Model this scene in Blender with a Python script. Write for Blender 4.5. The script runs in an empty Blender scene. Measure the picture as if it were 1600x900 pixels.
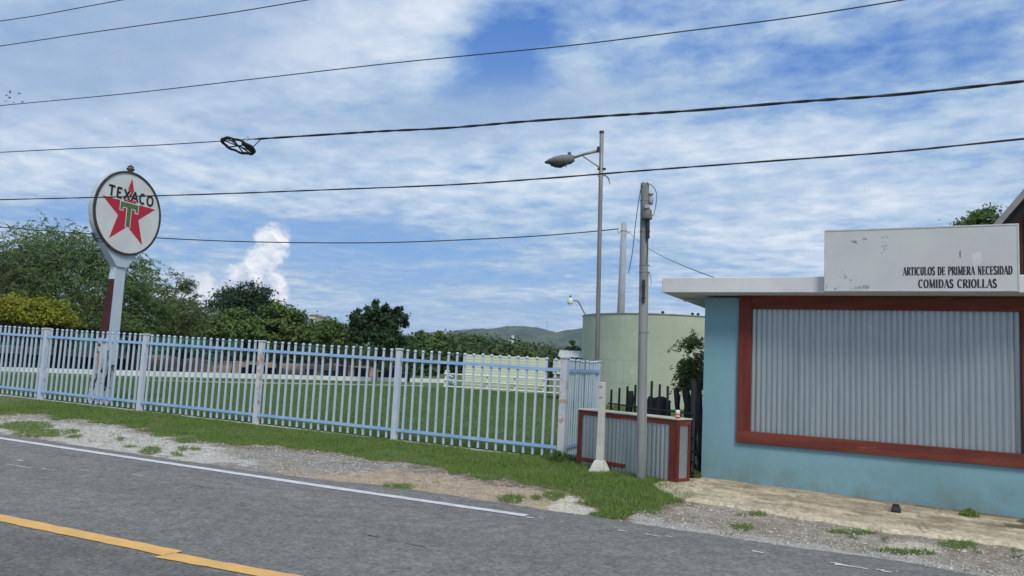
import bpy, bmesh, math, random
import numpy as np
from mathutils import Vector, Matrix
R = math.radians
rnd = random.Random(7)
rng = np.random.default_rng(11)
sc = bpy.context.scene
COL = sc.collection

# ------------------------------------------------------------------ camera
F = 1180.0                      # focal length in pixels of a 1600 px wide picture
PITCH, ROLL, CAMZ = math.atan(118 / 1180), math.atan(.05), 1.6
cam_data = bpy.data.cameras.new('camera')
cam_data.sensor_width = 36; cam_data.lens = F / 1600 * 36
cam_data.clip_start = .05; cam_data.clip_end = 20000
cam = bpy.data.objects.new('camera', cam_data); COL.objects.link(cam)
CM = Matrix.Rotation(R(90) + PITCH, 3, 'X') @ Matrix.Rotation(ROLL, 3, 'Z')
cam.matrix_world = Matrix.Translation((0, 0, CAMZ)) @ CM.to_4x4()
sc.camera = cam

# ------------------------------------------------------------------ world (sky with a broken cloud layer)
SUNV = Vector((.20, -.62, .76)).normalized()
world = bpy.data.worlds.new('World'); sc.world = world; world.use_nodes = True
SKY_STRENGTH = .1
def build_sky():
    nt = world.node_tree; N = nt.nodes; L = nt.links; N.clear()
    out = N.new('ShaderNodeOutputWorld'); bg = N.new('ShaderNodeBackground')
    bg.inputs['Strength'].default_value = SKY_STRENGTH
    L.new(bg.outputs[0], out.inputs[0])
    sky = N.new('ShaderNodeTexSky'); sky.sky_type = 'NISHITA'; sky.sun_disc = False
    sky.sun_elevation = math.asin(SUNV.z); sky.sun_rotation = math.atan2(SUNV.x, SUNV.y)
    sky.air_density = 1.0; sky.dust_density = .6; sky.ozone_density = 2.0
    tc = N.new('ShaderNodeTexCoord')
    sep = N.new('ShaderNodeSeparateXYZ'); L.new(tc.outputs['Generated'], sep.inputs[0])
    def m(op, a, b=None, c=None, clamp=False):
        n = N.new('ShaderNodeMath'); n.operation = op; n.use_clamp = clamp
        for i, v in enumerate((a, b, c)):
            if v is None: continue
            if isinstance(v, (int, float)): n.inputs[i].default_value = v
            else: L.new(v, n.inputs[i])
        return n.outputs[0]
    def noise(vec, scale, detail, rough=.55, dist=0.0):
        n = N.new('ShaderNodeTexNoise'); n.inputs['Scale'].default_value = scale
        n.inputs['Detail'].default_value = detail; n.inputs['Roughness'].default_value = rough
        n.inputs['Distortion'].default_value = dist
        L.new(vec, n.inputs['Vector']); return n.outputs['Fac']
    def comb(x, y, z=0.0):
        n = N.new('ShaderNodeCombineXYZ')
        for i, v in enumerate((x, y, z)):
            if isinstance(v, (int, float)): n.inputs[i].default_value = v
            else: L.new(v, n.inputs[i])
        return n.outputs[0]
    def ramp(fac, stops):
        n = N.new('ShaderNodeValToRGB'); L.new(fac, n.inputs[0]); e = n.color_ramp.elements
        while len(e) > 2: e.remove(e[-1])
        for i, (p, c) in enumerate(stops):
            el = e[i] if i < 2 else e.new(p)
            el.position = p; el.color = (*c, 1) if len(c) == 3 else c
        return n.outputs[0]
    def mixc(f, a, b):
        n = N.new('ShaderNodeMix'); n.data_type = 'RGBA'
        if isinstance(f, (int, float)): n.inputs[0].default_value = f
        else: L.new(f, n.inputs[0])
        for i, v in ((6, a), (7, b)):
            if isinstance(v, tuple): n.inputs[i].default_value = (*v, 1)
            else: L.new(v, n.inputs[i])
        return n.outputs[2]
    def K(c): return tuple(v / SKY_STRENGTH for v in c)
    x, y, z = sep.outputs
    zz = m('ADD', m('MAXIMUM', z, 0.0), .10)
    px, py = m('DIVIDE', x, zz), m('DIVIDE', y, zz)
    # streets of cloud run to the upper right: turn and stretch the layer
    ca, sa = math.cos(R(28)), math.sin(R(28))
    PXY = (px, py)
    u = m('ADD', m('MULTIPLY', px, ca), m('MULTIPLY', py, -sa))
    v = m('ADD', m('MULTIPLY', px, sa), m('MULTIPLY', py, ca))
    big = noise(comb(m('MULTIPLY', u, .6), v, 3.1), .55, 3, .5)
    mid = noise(comb(m('MULTIPLY', u, .75), v, 9.7), 2.3, 5, .55, .1)
    rip = noise(comb(m('MULTIPLY', u, .9), v, 4.4), 7.5, 6, .58, .1)
    dens = m('ADD', m('MULTIPLY', big, .55), m('MULTIPLY', mid, .62))
    dens = m('ADD', dens, m('MULTIPLY', rip, .62))
    # front window of the sky, as tangents of azimuth and height
    yy = m('MAXIMUM', y, .05)
    az, el = m('DIVIDE', x, yy), m('DIVIDE', z, yy)
    def blob(a0, e0, ra, re, rot=0.0):
        c_, s_ = math.cos(R(rot)), math.sin(R(rot))
        da, de = m('SUBTRACT', az, a0), m('SUBTRACT', el, e0)
        p = m('DIVIDE', m('ADD', m('MULTIPLY', da, c_), m('MULTIPLY', de, s_)), ra)
        q = m('DIVIDE', m('ADD', m('MULTIPLY', da, -s_), m('MULTIPLY', de, c_)), re)
        d = m('SQRT', m('ADD', m('MULTIPLY', p, p), m('MULTIPLY', q, q)))
        return m('SUBTRACT', 1.0, d)          # 1 at the centre, 0 at the rim
    front = m('GREATER_THAN', y, .1)
    def soft(b): return m('MULTIPLY', m('MAXIMUM', b, 0.0), front)
    gaps = m('ADD', m('MULTIPLY', soft(blob(-.03, .425, .12, .09, 30)), .42), m('MULTIPLY', soft(blob(.14, .50, .42, .12, 12)), .15))
    gaps = m('ADD', gaps, m('MULTIPLY', soft(blob(-.42, .165, .45, .035, -2)), .30))
    gaps = m('ADD', gaps, m('MULTIPLY', soft(blob(.55, .50, .50, .20, 10)), .10))
    gaps = m('ADD', gaps, m('MULTIPLY', soft(blob(-.05, .12, .60, .07, 0)), .14))
    fill = m('MULTIPLY', soft(blob(-.50, .36, .55, .26, 0)), .07)
    fill = m('ADD', fill, m('MULTIPLY', soft(blob(-.19, .45, .20, .09, 20)), .15))
    fill = m('ADD', fill, m('MULTIPLY', soft(blob(.25, .30, .45, .16, 0)), .05))
    dens = m('ADD', m('SUBTRACT', dens, gaps), fill)
    t = m('DIVIDE', m('SUBTRACT', dens, .525), .63, clamp=True)
    hi = m('DIVIDE', el, .5, clamp=True)
    blue = mixc(hi, K((.27, .47, .75)), K((.075, .19, .52)))
    col_front = ramp(t, [(.14, (0, 0, 0)), (.34, (.55, .55, .55)), (.52, (1, 1, 1))])
    veil = ramp(t, [(.30, K((.27, .43, .67))), (.48, K((.34, .48, .67))), (.62, K((.46, .58, .73))), (.92, K((.78, .83, .89)))])
    low = mixc(hi, K((.46, .60, .78)), K((.32, .43, .64)))
    veil = mixc(.25, veil, low)
    col = mixc(col_front, blue, veil)
    shade = noise(comb(m('MULTIPLY', u, .5), v, 21.0), .9, 3, .5)
    dark = m('MULTIPLY', m('ADD', soft(blob(-.55, .40, .45, .15, 10)), m('MULTIPLY', soft(blob(-.1, .33, .5, .06, 8)), .7)), m('MULTIPLY', shade, .95))
    col = mixc(m('MINIMUM', m('MULTIPLY', dark, 2.3), .78), col, K((.27, .39, .60)))
    col = mixc(m('SUBTRACT', 1.0, front), col, mixc(col_front, sky.outputs[0], veil))
    lowband = m('SUBTRACT', 1.0, m('DIVIDE', z, .09, clamp=True))
    col = mixc(m('MULTIPLY', lowband, .5), col, K((.42, .58, .78)))
    # towering cumulus far off over the trees
    wob = noise(comb(m('MULTIPLY', az, 1.0), m('MULTIPLY', el, 1.0), 5.0), 26, 7, .6, .3)
    wv = m('MULTIPLY', m('SUBTRACT', wob, .5), 1.7)
    parts = [blob(-.322, .148, .027, .026), blob(-.336, .122, .027, .026), blob(-.348, .098, .036, .026), blob(-.352, .078, .05, .022),
             blob(-.316, .092, .020, .016), blob(-.318, .072, .026, .02), blob(-.42, .082, .026, .018), blob(-.425, .066, .06, .018)]
    cum = parts[0]
    for p in parts[1:]: cum = m('MAXIMUM', cum, p)
    cumm = m('MULTIPLY', m('MULTIPLY', m('ADD', cum, wv), 3.2, clamp=True), front)
    fold = noise(comb(az, m('MULTIPLY', el, 1.3), 8.0), 34, 5, .6, .6)
    cumc = ramp(fold, [(.36, K((.46, .54, .68))), (.5, K((.74, .78, .86))), (.64, K((.97, .97, .97)))])
    col = mixc(m('MULTIPLY', cumm, .95), col, cumc)
    L.new(col, bg.inputs['Color'])
build_sky()

sun = bpy.data.lights.new('sun', 'SUN'); sun.energy = 2.35; sun.angle = R(16); sun.color = (1, .94, .84)
so = bpy.data.objects.new('sun', sun); COL.objects.link(so)
so.rotation_euler = SUNV.to_track_quat('Z', 'Y').to_euler(); so.location = (0, 0, 30)
sc.view_settings.view_transform = 'Standard'; sc.view_settings.look = 'None'
sc.view_settings.exposure = 0.18; sc.view_settings.gamma = 1.0

# ------------------------------------------------------------------ pixel <-> place (used to measure the photograph)
def ray(px, py):
    return CM @ Vector(((px - 800) / F, (450 - py) / F, -1))
def on_z(px, py, z=0.0):
    d = ray(px, py); t = (z - CAMZ) / d.z
    return Vector((d.x * t, d.y * t, z))
def at(px, py, Y):
    d = ray(px, py); t = Y / d.y
    return Vector((d.x * t, Y, CAMZ + d.z * t))
def on_plane(px, py, p0, n):
    d = ray(px, py); c = Vector((0, 0, CAMZ)); t = (Vector(p0) - c).dot(n) / d.dot(n)
    return c + d * t
CMI = np.array(CM.transposed())
def to_px(P):
    q = (P - np.array([0, 0, CAMZ])) @ CMI.T
    return 800 + F * q[:, 0] / -q[:, 2], 450 - F * q[:, 1] / -q[:, 2]
class Frame:
    """a thing's own axes: local x along the face, local -y out of it"""
    def __init__(s, o, th):
        s.o = Vector(o); s.th = th
        s.x = Vector((math.cos(th), math.sin(th), 0)); s.y = Vector((-math.sin(th), math.cos(th), 0))
    def w(s, x, y, z): return s.o + s.x * x + s.y * y + Vector((0, 0, z))
    def px(s, px, py, y=0.0):
        p = on_plane(px, py, s.o + s.y * y, s.y) - s.o
        return p.dot(s.x), p.z

# ------------------------------------------------------------------ mesh helpers
def link(o, parent=None):
    COL.objects.link(o)
    if parent is not None: o.parent = parent
    return o
def obj(name, bm, mat, parent=None, smooth=False, bevel=0):
    if bevel:
        bmesh.ops.bevel(bm, geom=[e for e in bm.edges], offset=bevel, segments=1, affect='EDGES', clamp_overlap=True)
    me = bpy.data.meshes.new(name); bm.to_mesh(me); bm.free()
    if smooth: me.shade_smooth()
    me.materials.append(mat)
    return link(bpy.data.objects.new(name, me), parent)
def tag(o, label=None, cat=None, group=None, kind=None):
    if label: o['label'] = label
    if cat: o['category'] = cat
    if group: o['group'] = group
    if kind: o['kind'] = kind
    return o
def empty(name, loc, rz=0.0):
    o = bpy.data.objects.new(name, None); o.empty_display_size = .2
    o.location = loc; o.rotation_euler = (0, 0, rz); COL.objects.link(o); return o
def thing(name, label, cat, loc, rz=0.0, group=None):
    return tag(empty(name, loc, rz), label, cat, group)
def copy_tree(o, parent=None):
    c = o.copy(); COL.objects.link(c)
    if parent is not None: c.parent = parent
    for ch in list(o.children): copy_tree(ch, c)
    return c
def box(bm, x0, x1, y0, y1, z0, z1):
    v = [bm.verts.new(p) for p in ((x0,y0,z0),(x1,y0,z0),(x1,y1,z0),(x0,y1,z0),(x0,y0,z1),(x1,y0,z1),(x1,y1,z1),(x0,y1,z1))]
    for f in ((0,3,2,1),(4,5,6,7),(0,1,5,4),(1,2,6,5),(2,3,7,6),(3,0,4,7)): bm.faces.new([v[i] for i in f])
def BOX(*a):
    bm = bmesh.new(); box(bm, *a); return bm
def tube(bm, pts, rad, n=8, cap=True):
    pts = [Vector(p) for p in pts]
    rads = rad if isinstance(rad, (list, tuple)) else [rad] * len(pts)
    rings = []; prev = None
    for i, p in enumerate(pts):
        a = pts[max(i - 1, 0)]; b = pts[min(i + 1, len(pts) - 1)]
        t = (b - a)
        t = t.normalized() if t.length > 1e-9 else Vector((0, 0, 1))
        if prev is None:
            s = t.cross(Vector((0, 0, 1)))
            if s.length < .05: s = t.cross(Vector((1, 0, 0)))
            s.normalize()
        else:
            s = prev - t * prev.dot(t); s.normalize()
        prev = s; q = t.cross(s)
        rings.append([bm.verts.new(p + (s * math.cos(2*math.pi*k/n) + q * math.sin(2*math.pi*k/n)) * rads[i]) for k in range(n)])
    for r0, r1 in zip(rings, rings[1:]):
        for k in range(n): bm.faces.new((r0[k], r0[(k+1) % n], r1[(k+1) % n], r1[k]))
    if cap:
        bm.faces.new(rings[0][::-1]); bm.faces.new(rings[-1])
def TUBE(pts, rad, n=8):
    bm = bmesh.new(); tube(bm, pts, rad, n); return bm
def lathe(bm, prof, n=16, c=(0, 0, 0)):
    rings = [[bm.verts.new((c[0] + r*math.cos(2*math.pi*k/n), c[1] + r*math.sin(2*math.pi*k/n), c[2] + z)) for k in range(n)] for r, z in prof]
    for a, b in zip(rings, rings[1:]):
        for k in range(n): bm.faces.new((a[k], a[(k+1) % n], b[(k+1) % n], b[k]))
    bm.faces.new(rings[0][::-1]); bm.faces.new(rings[-1])
def prism_xz(bm, pts, y0, y1):
    a = [bm.verts.new((x, y0, z)) for x, z in pts]; b = [bm.verts.new((x, y1, z)) for x, z in pts]
    n = len(pts); bm.faces.new(a); bm.faces.new(b[::-1])
    for i in range(n): bm.faces.new((a[i], b[i], b[(i+1) % n], a[(i+1) % n]))
    bmesh.ops.recalc_face_normals(bm, faces=bm.faces)
def mesh_np(name, V, Fc, mat, parent=None, smooth=False, cols=None):
    V = np.asarray(V, np.float32); Fc = np.asarray(Fc, np.int32); k = Fc.shape[1]
    me = bpy.data.meshes.new(name)
    me.vertices.add(len(V)); me.vertices.foreach_set('co', V.ravel())
    me.loops.add(Fc.size); me.loops.foreach_set('vertex_index', Fc.ravel())
    me.polygons.add(len(Fc)); me.polygons.foreach_set('loop_start', np.arange(0, Fc.size, k, dtype=np.int32))
    me.update(calc_edges=True)
    if smooth: me.shade_smooth()
    if cols is not None:
        a = me.color_attributes.new('tone', 'FLOAT_COLOR', 'POINT')
        c4 = np.ones((len(V), 4), np.float32); c4[:, :3] = cols; a.data.foreach_set('color', c4.ravel())
    me.materials.append(mat)
    return link(bpy.data.objects.new(name, me), parent)
def vnoise(x, y, seed=0):
    xi, yi = np.floor(x).astype(np.int64), np.floor(y).astype(np.int64); xf, yf = x - xi, y - yi
    def h(a, b):
        n = (a * 374761393 + b * 668265263 + seed * 974711) & 0x7fffffff
        n = (n ^ (n >> 13)) * 1274126177 & 0x7fffffff
        return ((n ^ (n >> 16)) & 0xffff) / 65535.0
    sx, sy = xf*xf*(3-2*xf), yf*yf*(3-2*yf)
    return (h(xi,yi)*(1-sx)+h(xi+1,yi)*sx)*(1-sy) + (h(xi,yi+1)*(1-sx)+h(xi+1,yi+1)*sx)*sy
def fbm(x, y, seed=0, o=4):
    s = 0; a = .5
    for i in range(o): s = s + a * vnoise(x * 2**i, y * 2**i, seed + i * 17); a *= .5
    return s / (1 - .5**o)
def inpoly(x, y, poly):
    r = np.zeros(x.shape, bool); n = len(poly)
    for i in range(n):
        x0, y0 = poly[i]; x1, y1 = poly[(i+1) % n]
        if y0 == y1: continue
        c = ((y0 > y) != (y1 > y)) & (x < (x1-x0)*(y-y0)/(y1-y0)+x0)
        r ^= c
    return r

# ------------------------------------------------------------------ materials
def mat(name, c1, c2=None, scale=4.0, rough=.7, metal=0.0, bump=0.0, bscale=None, detail=5, lo=.4, hi=.6,
        extra=None, stretch=None, island=None, obrand=None, attr=None, spec=.4, transl=None, basedirt=None):
    """procedural surface: two tones mixed by noise, optional patches `extra` = [(colour, scale, threshold, softness)]"""
    M = bpy.data.materials.new(name); M.use_nodes = True
    nt = M.node_tree; N = nt.nodes; L = nt.links
    b = N['Principled BSDF']; b.inputs['Roughness'].default_value = rough; b.inputs['Metallic'].default_value = metal
    b.inputs['Specular IOR Level'].default_value = spec
    tc = N.new('ShaderNodeTexCoord'); vec = tc.outputs['Object']
    if stretch:
        mp = N.new('ShaderNodeMapping'); mp.inputs['Scale'].default_value = stretch; L.new(vec, mp.inputs[0]); vec = mp.outputs[0]
    def noise(s, d=detail, r=.6):
        n = N.new('ShaderNodeTexNoise'); n.inputs['Scale'].default_value = s; n.inputs['Detail'].default_value = d
        n.inputs['Roughness'].default_value = r; L.new(vec, n.inputs['Vector']); return n.outputs['Fac']
    def mr(f, a, c, t0=0.0, t1=1.0):
        n = N.new('ShaderNodeMapRange'); L.new(f, n.inputs[0]); n.inputs[1].default_value = a; n.inputs[2].default_value = c
        n.inputs[3].default_value = t0; n.inputs[4].default_value = t1; return n.outputs[0]
    def mix(f, a, c, mode='MIX'):
        n = N.new('ShaderNodeMix'); n.data_type = 'RGBA'; n.blend_type = mode
        if isinstance(f, (int, float)): n.inputs[0].default_value = f
        else: L.new(f, n.inputs[0])
        for i, v in ((6, a), (7, c)):
            if isinstance(v, (tuple, list)): n.inputs[i].default_value = (*v[:3], 1)
            else: L.new(v, n.inputs[i])
        return n.outputs[2]
    if attr:
        at_ = N.new('ShaderNodeAttribute'); at_.attribute_name = attr; col = at_.outputs['Color']
        g1 = mr(noise(scale), .3, .7, .62, 1.38); g2 = mr(noise(scale*.22), .3, .7, .78, 1.2)
        mu = N.new('ShaderNodeMath'); mu.operation = 'MULTIPLY'; L.new(g1, mu.inputs[0]); L.new(g2, mu.inputs[1]); g = mu.outputs[0]
        cc = N.new('ShaderNodeCombineColor')
        for i in range(3): L.new(g, cc.inputs[i])
        col = mix(1.0, col, cc.outputs[0], 'MULTIPLY')
    elif c2: col = mix(mr(noise(scale), lo, hi), c1, c2)
    else: col = mix(0.0, c1, c1)
    for (c, s, th, sf) in (extra or []):
        col = mix(mr(noise(s, 8, .65), th, th + sf), col, c)
    if basedirt:
        sp_ = N.new('ShaderNodeSeparateXYZ'); L.new(tc.outputs['Object'], sp_.inputs[0])
        f1 = mr(sp_.outputs[2], .0, basedirt[1], .75, 0.0); f2 = mr(noise(2.6, 8, .7), .36, .62)
        mu_ = N.new('ShaderNodeMath'); mu_.operation = 'MULTIPLY'; L.new(f1, mu_.inputs[0]); L.new(f2, mu_.inputs[1]); col = mix(mu_.outputs[0], col, basedirt[0])
    if island:
        g = N.new('ShaderNodeNewGeometry'); col = mix(g.outputs['Random Per Island'], col, island)
    if obrand:
        oi = N.new('ShaderNodeObjectInfo'); col = mix(mr(oi.outputs['Random'], 0, 1, 0, obrand[1]), col, obrand[0])
    L.new(col, b.inputs['Base Color'])
    if bump:
        bn = N.new('ShaderNodeBump'); bn.inputs['Strength'].default_value = 1; bn.inputs['Distance'].default_value = bump
        L.new(noise(bscale or scale * 4, 6, .65), bn.inputs['Height']); L.new(bn.outputs[0], b.inputs['Normal'])
    if transl:
        tr = N.new('ShaderNodeBsdfTranslucent'); L.new(col, tr.inputs[0])
        ms = N.new('ShaderNodeMixShader'); ms.inputs[0].default_value = transl
        L.new(b.outputs[0], ms.inputs[1]); L.new(tr.outputs[0], ms.inputs[2])
        L.new(ms.outputs[0], N['Material Output'].inputs[0])
    return M
M = {}
M['asphalt'] = mat('asphalt', (0,0,0), attr='tone', scale=26, rough=.9, bump=.008, bscale=60, extra=[((.25,.245,.235), 34, .60, .05), ((.05,.05,.052), 28, .60, .05)])
M['white_paint_line'] = mat('white_paint_line', (.62,.63,.64), (.50,.51,.52), 6, .8, extra=[((.15,.15,.155), 26, .66, .03)])
M['yellow_paint_line'] = mat('yellow_paint_line', (.72,.42,.12), (.62,.37,.13), 5, .8, extra=[((.16,.14,.12), 30, .67, .03)])
M['verge'] = mat('verge', (0,0,0), attr='tone', scale=26, rough=.95, bump=.02, bscale=34, detail=8)
M['base_ground'] = mat('base_ground', (.06,.085,.03), (.10,.11,.05), .08, .95)
M['lawn'] = mat('lawn', (.062,.115,.024), (.088,.14,.035), .35, .95, bump=.02, bscale=20, extra=[((.11,.12,.05), 1.3, .62, .1)])
M['grass'] = mat('grass_blade', (.10,.20,.028), (.16,.25,.05), 1.2, .8, island=(.17,.24,.06), transl=.25)
M['lawn_grass'] = mat('lawn_blade', (.075,.14,.025), (.11,.175,.04), .8, .8, island=(.12,.175,.045), transl=.25)
M['dry_grass'] = mat('dry_grass_blade', (.16,.16,.06), (.10,.13,.04), 3, .85, island=(.20,.17,.08))
M['stone'] = mat('gravel_stone', (.34,.32,.29), (.24,.23,.22), 3, .9, island=(.58,.56,.51))
M['concrete'] = mat('concrete', (.46,.44,.40), (.34,.33,.30), 5, .9, bump=.004, bscale=60)
M['pale_concrete'] = mat('pale_concrete', (.62,.61,.56), (.50,.49,.44), 4, .9, bump=.004, bscale=50)
M['slab'] = mat('worn_pavement', (0,0,0), attr='tone', scale=20, rough=.92, bump=.006, bscale=40)
M['fence_blue'] = mat('pale_blue_paint', (.42,.53,.66), (.48,.57,.67), 3, .5, extra=[((.33,.50,.78), 4, .60, .1), ((.33,.24,.18), 14, .68, .03)])
M['rail_blue'] = mat('rail_blue_paint', (.24,.41,.70), (.34,.48,.68), 2.2, .5, extra=[((.30,.22,.17), 18, .72, .03)])
M['post_paint'] = mat('weathered_post_paint', (.55,.58,.62), (.44,.52,.64), 2.5, .6, extra=[((.36,.25,.16), 7, .635, .05), ((.10,.07,.05), 14, .70, .03)])
M['rusty_post'] = mat('rusty_post_paint', (.56,.58,.60), (.48,.54,.62), 2.5, .6, extra=[((.42,.24,.12), 3.5, .53, .08), ((.10,.06,.05), 12, .70, .03)])
M['blue_wall'] = mat('blue_wall_paint', (.17,.325,.39), (.195,.355,.415), .8, .75, bump=.0015, bscale=30, basedirt=((.15,.19,.165), .5), extra=[((.16,.30,.33), .55, .56, .22), ((.21,.40,.46), 9, .72, .05)])
M['white_fascia'] = mat('white_fascia_paint', (.66,.66,.66), (.58,.585,.60), 1.5, .7, extra=[((.47,.46,.43), 3, .68, .1)])
M['wood_red'] = mat('red_stained_board', (.175,.040,.022), (.11,.022,.015), 1.6, .7, bump=.0015, bscale=30, stretch=(.6,6,6), extra=[((.36,.11,.055), 2.5, .60, .14)])
M['wood_red_v'] = mat('red_stained_upright', (.16,.026,.018), (.105,.017,.013), 1.6, .7, bump=.0015, bscale=30, stretch=(6,6,.6), extra=[((.10,.02,.018), 2.4, .62, .12)])
M['galv'] = mat('galvanised_steel', (.35,.40,.42), (.39,.435,.45), 2.0, .36, metal=.6, stretch=(5,5,.5), extra=[((.60,.64,.65), 34, .68, .05), ((.27,.31,.33), 3.0, .62, .15)])
M['sign_white'] = mat('sign_panel_white', (.55,.565,.555), (.50,.52,.52), 1.1, .4, extra=[((.40,.40,.38), 5, .72, .1)])
M['alu'] = mat('aluminium_edge', (.60,.61,.62), (.48,.49,.50), 4, .45, metal=.3)
M['ink'] = mat('black_lettering', (.012,.012,.014), rough=.6)
M['red_ink'] = mat('red_star_paint', (.56,.012,.04), (.46,.012,.035), 4, .4, extra=[((.70,.30,.32), 30, .70, .04)])
M['green_ink'] = mat('green_letter_paint', (.06,.16,.05), (.09,.20,.08), 6, .45)
M['enamel'] = mat('white_enamel', (.70,.71,.70), (.64,.645,.63), 2, .35, extra=[((.45,.33,.22), 4, .70, .05), ((.30,.29,.28), 22, .735, .02)])
M['rust'] = mat('rusty_iron', (.075,.06,.055), (.035,.03,.03), 7, .85, bump=.003, extra=[((.24,.12,.06), 9, .6, .06)])
M['rim'] = mat('rim_paint', (.36,.44,.52), (.48,.52,.55), 2.5, .6, extra=[((.06,.13,.22), 1.2, .55, .08), ((.16,.10,.08), 9, .66, .05)])
M['pylon'] = mat('pylon_paint', (.44,.52,.64), (.52,.58,.65), 1.6, .6, extra=[((.33,.22,.15), 9, .655, .03), ((.36,.49,.70), 1.4, .60, .1)])
M['oldpaint'] = mat('peeling_paint', (.46,.50,.56), (.58,.58,.56), 3, .8, bump=.003, extra=[((.40,.26,.15), 5, .56, .05), ((.025,.018,.018), 3.0, .515, .02)], stretch=(1.6,1.6,.8))
M['maroon'] = mat('maroon_rust', (.075,.018,.018), (.045,.015,.018), 5, .8, bump=.002)
M['navy'] = mat('navy_paint', (.03,.085,.15), (.05,.13,.22), 4, .7)
M['pole_conc'] = mat('pole_concrete', (.255,.262,.265), (.18,.187,.19), 1.2, .85, bump=.002, bscale=50, stretch=(3,3,.5), extra=[((.38,.385,.38), 3, .62, .1), ((.13,.13,.13), 2.2, .68, .08)])
M['pole_steel'] = mat('pole_steel', (.27,.27,.265), (.21,.205,.20), 2, .55, metal=.4, stretch=(3,3,.5), extra=[((.26,.17,.12), 3, .64, .08)])
M['far_pole'] = mat('far_pole_concrete', (.33,.36,.38), (.29,.32,.34), 1, .8)
M['cable'] = mat('black_cable', (.016,.017,.02), rough=.6)
M['cable2'] = mat('weathered_cable', (.03,.033,.04), rough=.7)
M['plastic_black'] = mat('black_plastic', (.012,.013,.016), (.02,.021,.024), 4, .5)
M['lamp_grey'] = mat('lamp_grey_paint', (.15,.155,.145), (.11,.115,.11), 3, .6)
M['lens'] = mat('dark_lens', (.05,.055,.06), rough=.15)
M['tank'] = mat('pale_green_masonry', (.39,.44,.34), (.43,.48,.38), .7, .85, bump=.004, bscale=12, extra=[((.355,.41,.315), 1.0, .60, .08), ((.49,.53,.42), 1.7, .62, .08)])
M['green_sheet'] = mat('pale_green_sheet', (.55,.61,.43), (.60,.65,.49), .8, .6, extra=[((.46,.42,.27), .9, .66, .1)])
M['grey_green'] = mat('grey_green_block', (.26,.31,.23), (.31,.36,.28), 1.0, .9)
M['roof_metal'] = mat('pale_roof_sheet', (.45,.48,.47), (.38,.40,.40), 2, .5)
M['pipe_white'] = mat('cream_pipe_paint', (.68,.72,.62), (.60,.64,.55), 3, .6)
M['wall_white'] = mat('whitewash', (.72,.74,.70), (.60,.62,.57), 1.2, .9, extra=[((.36,.36,.28), 1.5, .67, .1)])
M['bin'] = mat('pale_blue_plastic', (.33,.48,.66), (.38,.53,.70), 3, .5)
M['teal_net'] = mat('teal_windscreen', (.03,.14,.12), (.05,.18,.15), .5, .9, extra=[((.03,.09,.03), .22, .52, .12)])
M['earth'] = mat('brown_earth', (.27,.185,.125), (.21,.15,.10), .6, .95, bump=.05, bscale=3, extra=[((.11,.11,.05), .7, .60, .1)])
M['bark'] = mat('bark', (.075,.06,.045), (.05,.042,.034), 5, .95, bump=.02, bscale=10)
M['old_wood'] = mat('old_grey_wood', (.06,.055,.05), (.035,.03,.028), 4, .95, bump=.02, bscale=12, stretch=(3,3,.6))
M['iron_black'] = mat('black_iron', (.014,.018,.024), (.022,.026,.032), 6, .5)
M['foundation'] = mat('brown_footing', (.13,.085,.055), (.20,.14,.09), 3, .95)
M['can_red'] = mat('can_red', (.55,.03,.03), rough=.35); M['can_white'] = mat('can_white', (.75,.75,.75), rough=.35)
M['counter_top'] = mat('counter_top_board', (.55,.50,.42), (.47,.43,.37), 3, .6)
M['brown_wall'] = mat('brown_house_wall', (.12,.055,.035), (.09,.045,.03), 2, .8)
M['dark_soffit'] = mat('dark_soffit', (.035,.03,.03), (.025,.022,.022), 3, .8)
M['fascia_grey'] = mat('grey_barge_board', (.22,.225,.22), (.17,.17,.165), 4, .7)
M['hill'] = mat('wooded_hill', (.03,.062,.026), (.085,.115,.05), .012, 1, detail=9, extra=[((.17,.15,.11), .02, .66, .03), ((.022,.04,.02), .03, .5, .1)])
M['yellow_wall'] = mat('cream_house_wall', (.66,.60,.45), (.60,.55,.42), 1, .8)
M['paper'] = mat('paper_scrap', (.58,.54,.60), (.63,.60,.64), 8, .7)
M['smudge'] = mat('purple_smudge', (.16,.15,.26), (.34,.34,.40), 30, .7)
M['finial'] = mat('finial_iron', (.16,.11,.10), (.10,.075,.07), 6, .8)
def leafmat(name, c1, c2, isl, sc_=.55):
    return mat(name, c1, c2, sc_, .75, island=isl, transl=.30, lo=.38, hi=.62, spec=.25)
M['leaf_mesquite'] = leafmat('mesquite_leaf', (.15,.235,.08), (.075,.14,.048), (.15,.22,.085))
M['leaf_olive'] = leafmat('olive_leaf', (.14,.19,.07), (.085,.13,.05), (.135,.18,.07))
M['leaf_yellow'] = leafmat('yellow_leaf', (.34,.31,.025), (.15,.18,.022), (.20,.22,.03), .8)
M['leaf_dark'] = leafmat('dark_leaf', (.075,.135,.038), (.036,.07,.022), (.08,.13,.042))
M['leaf_mid'] = leafmat('mid_leaf', (.12,.185,.05), (.055,.10,.028), (.12,.18,.052))
M['leaf_deep'] = leafmat('deep_leaf', (.036,.078,.03), (.02,.044,.02), (.05,.09,.036))
M['leaf_light'] = leafmat('light_leaf', (.12,.17,.065), (.085,.13,.05), (.11,.16,.06))
M['leaf_far'] = leafmat('far_leaf', (.085,.135,.05), (.045,.078,.034), (.09,.125,.05), .12)

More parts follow.
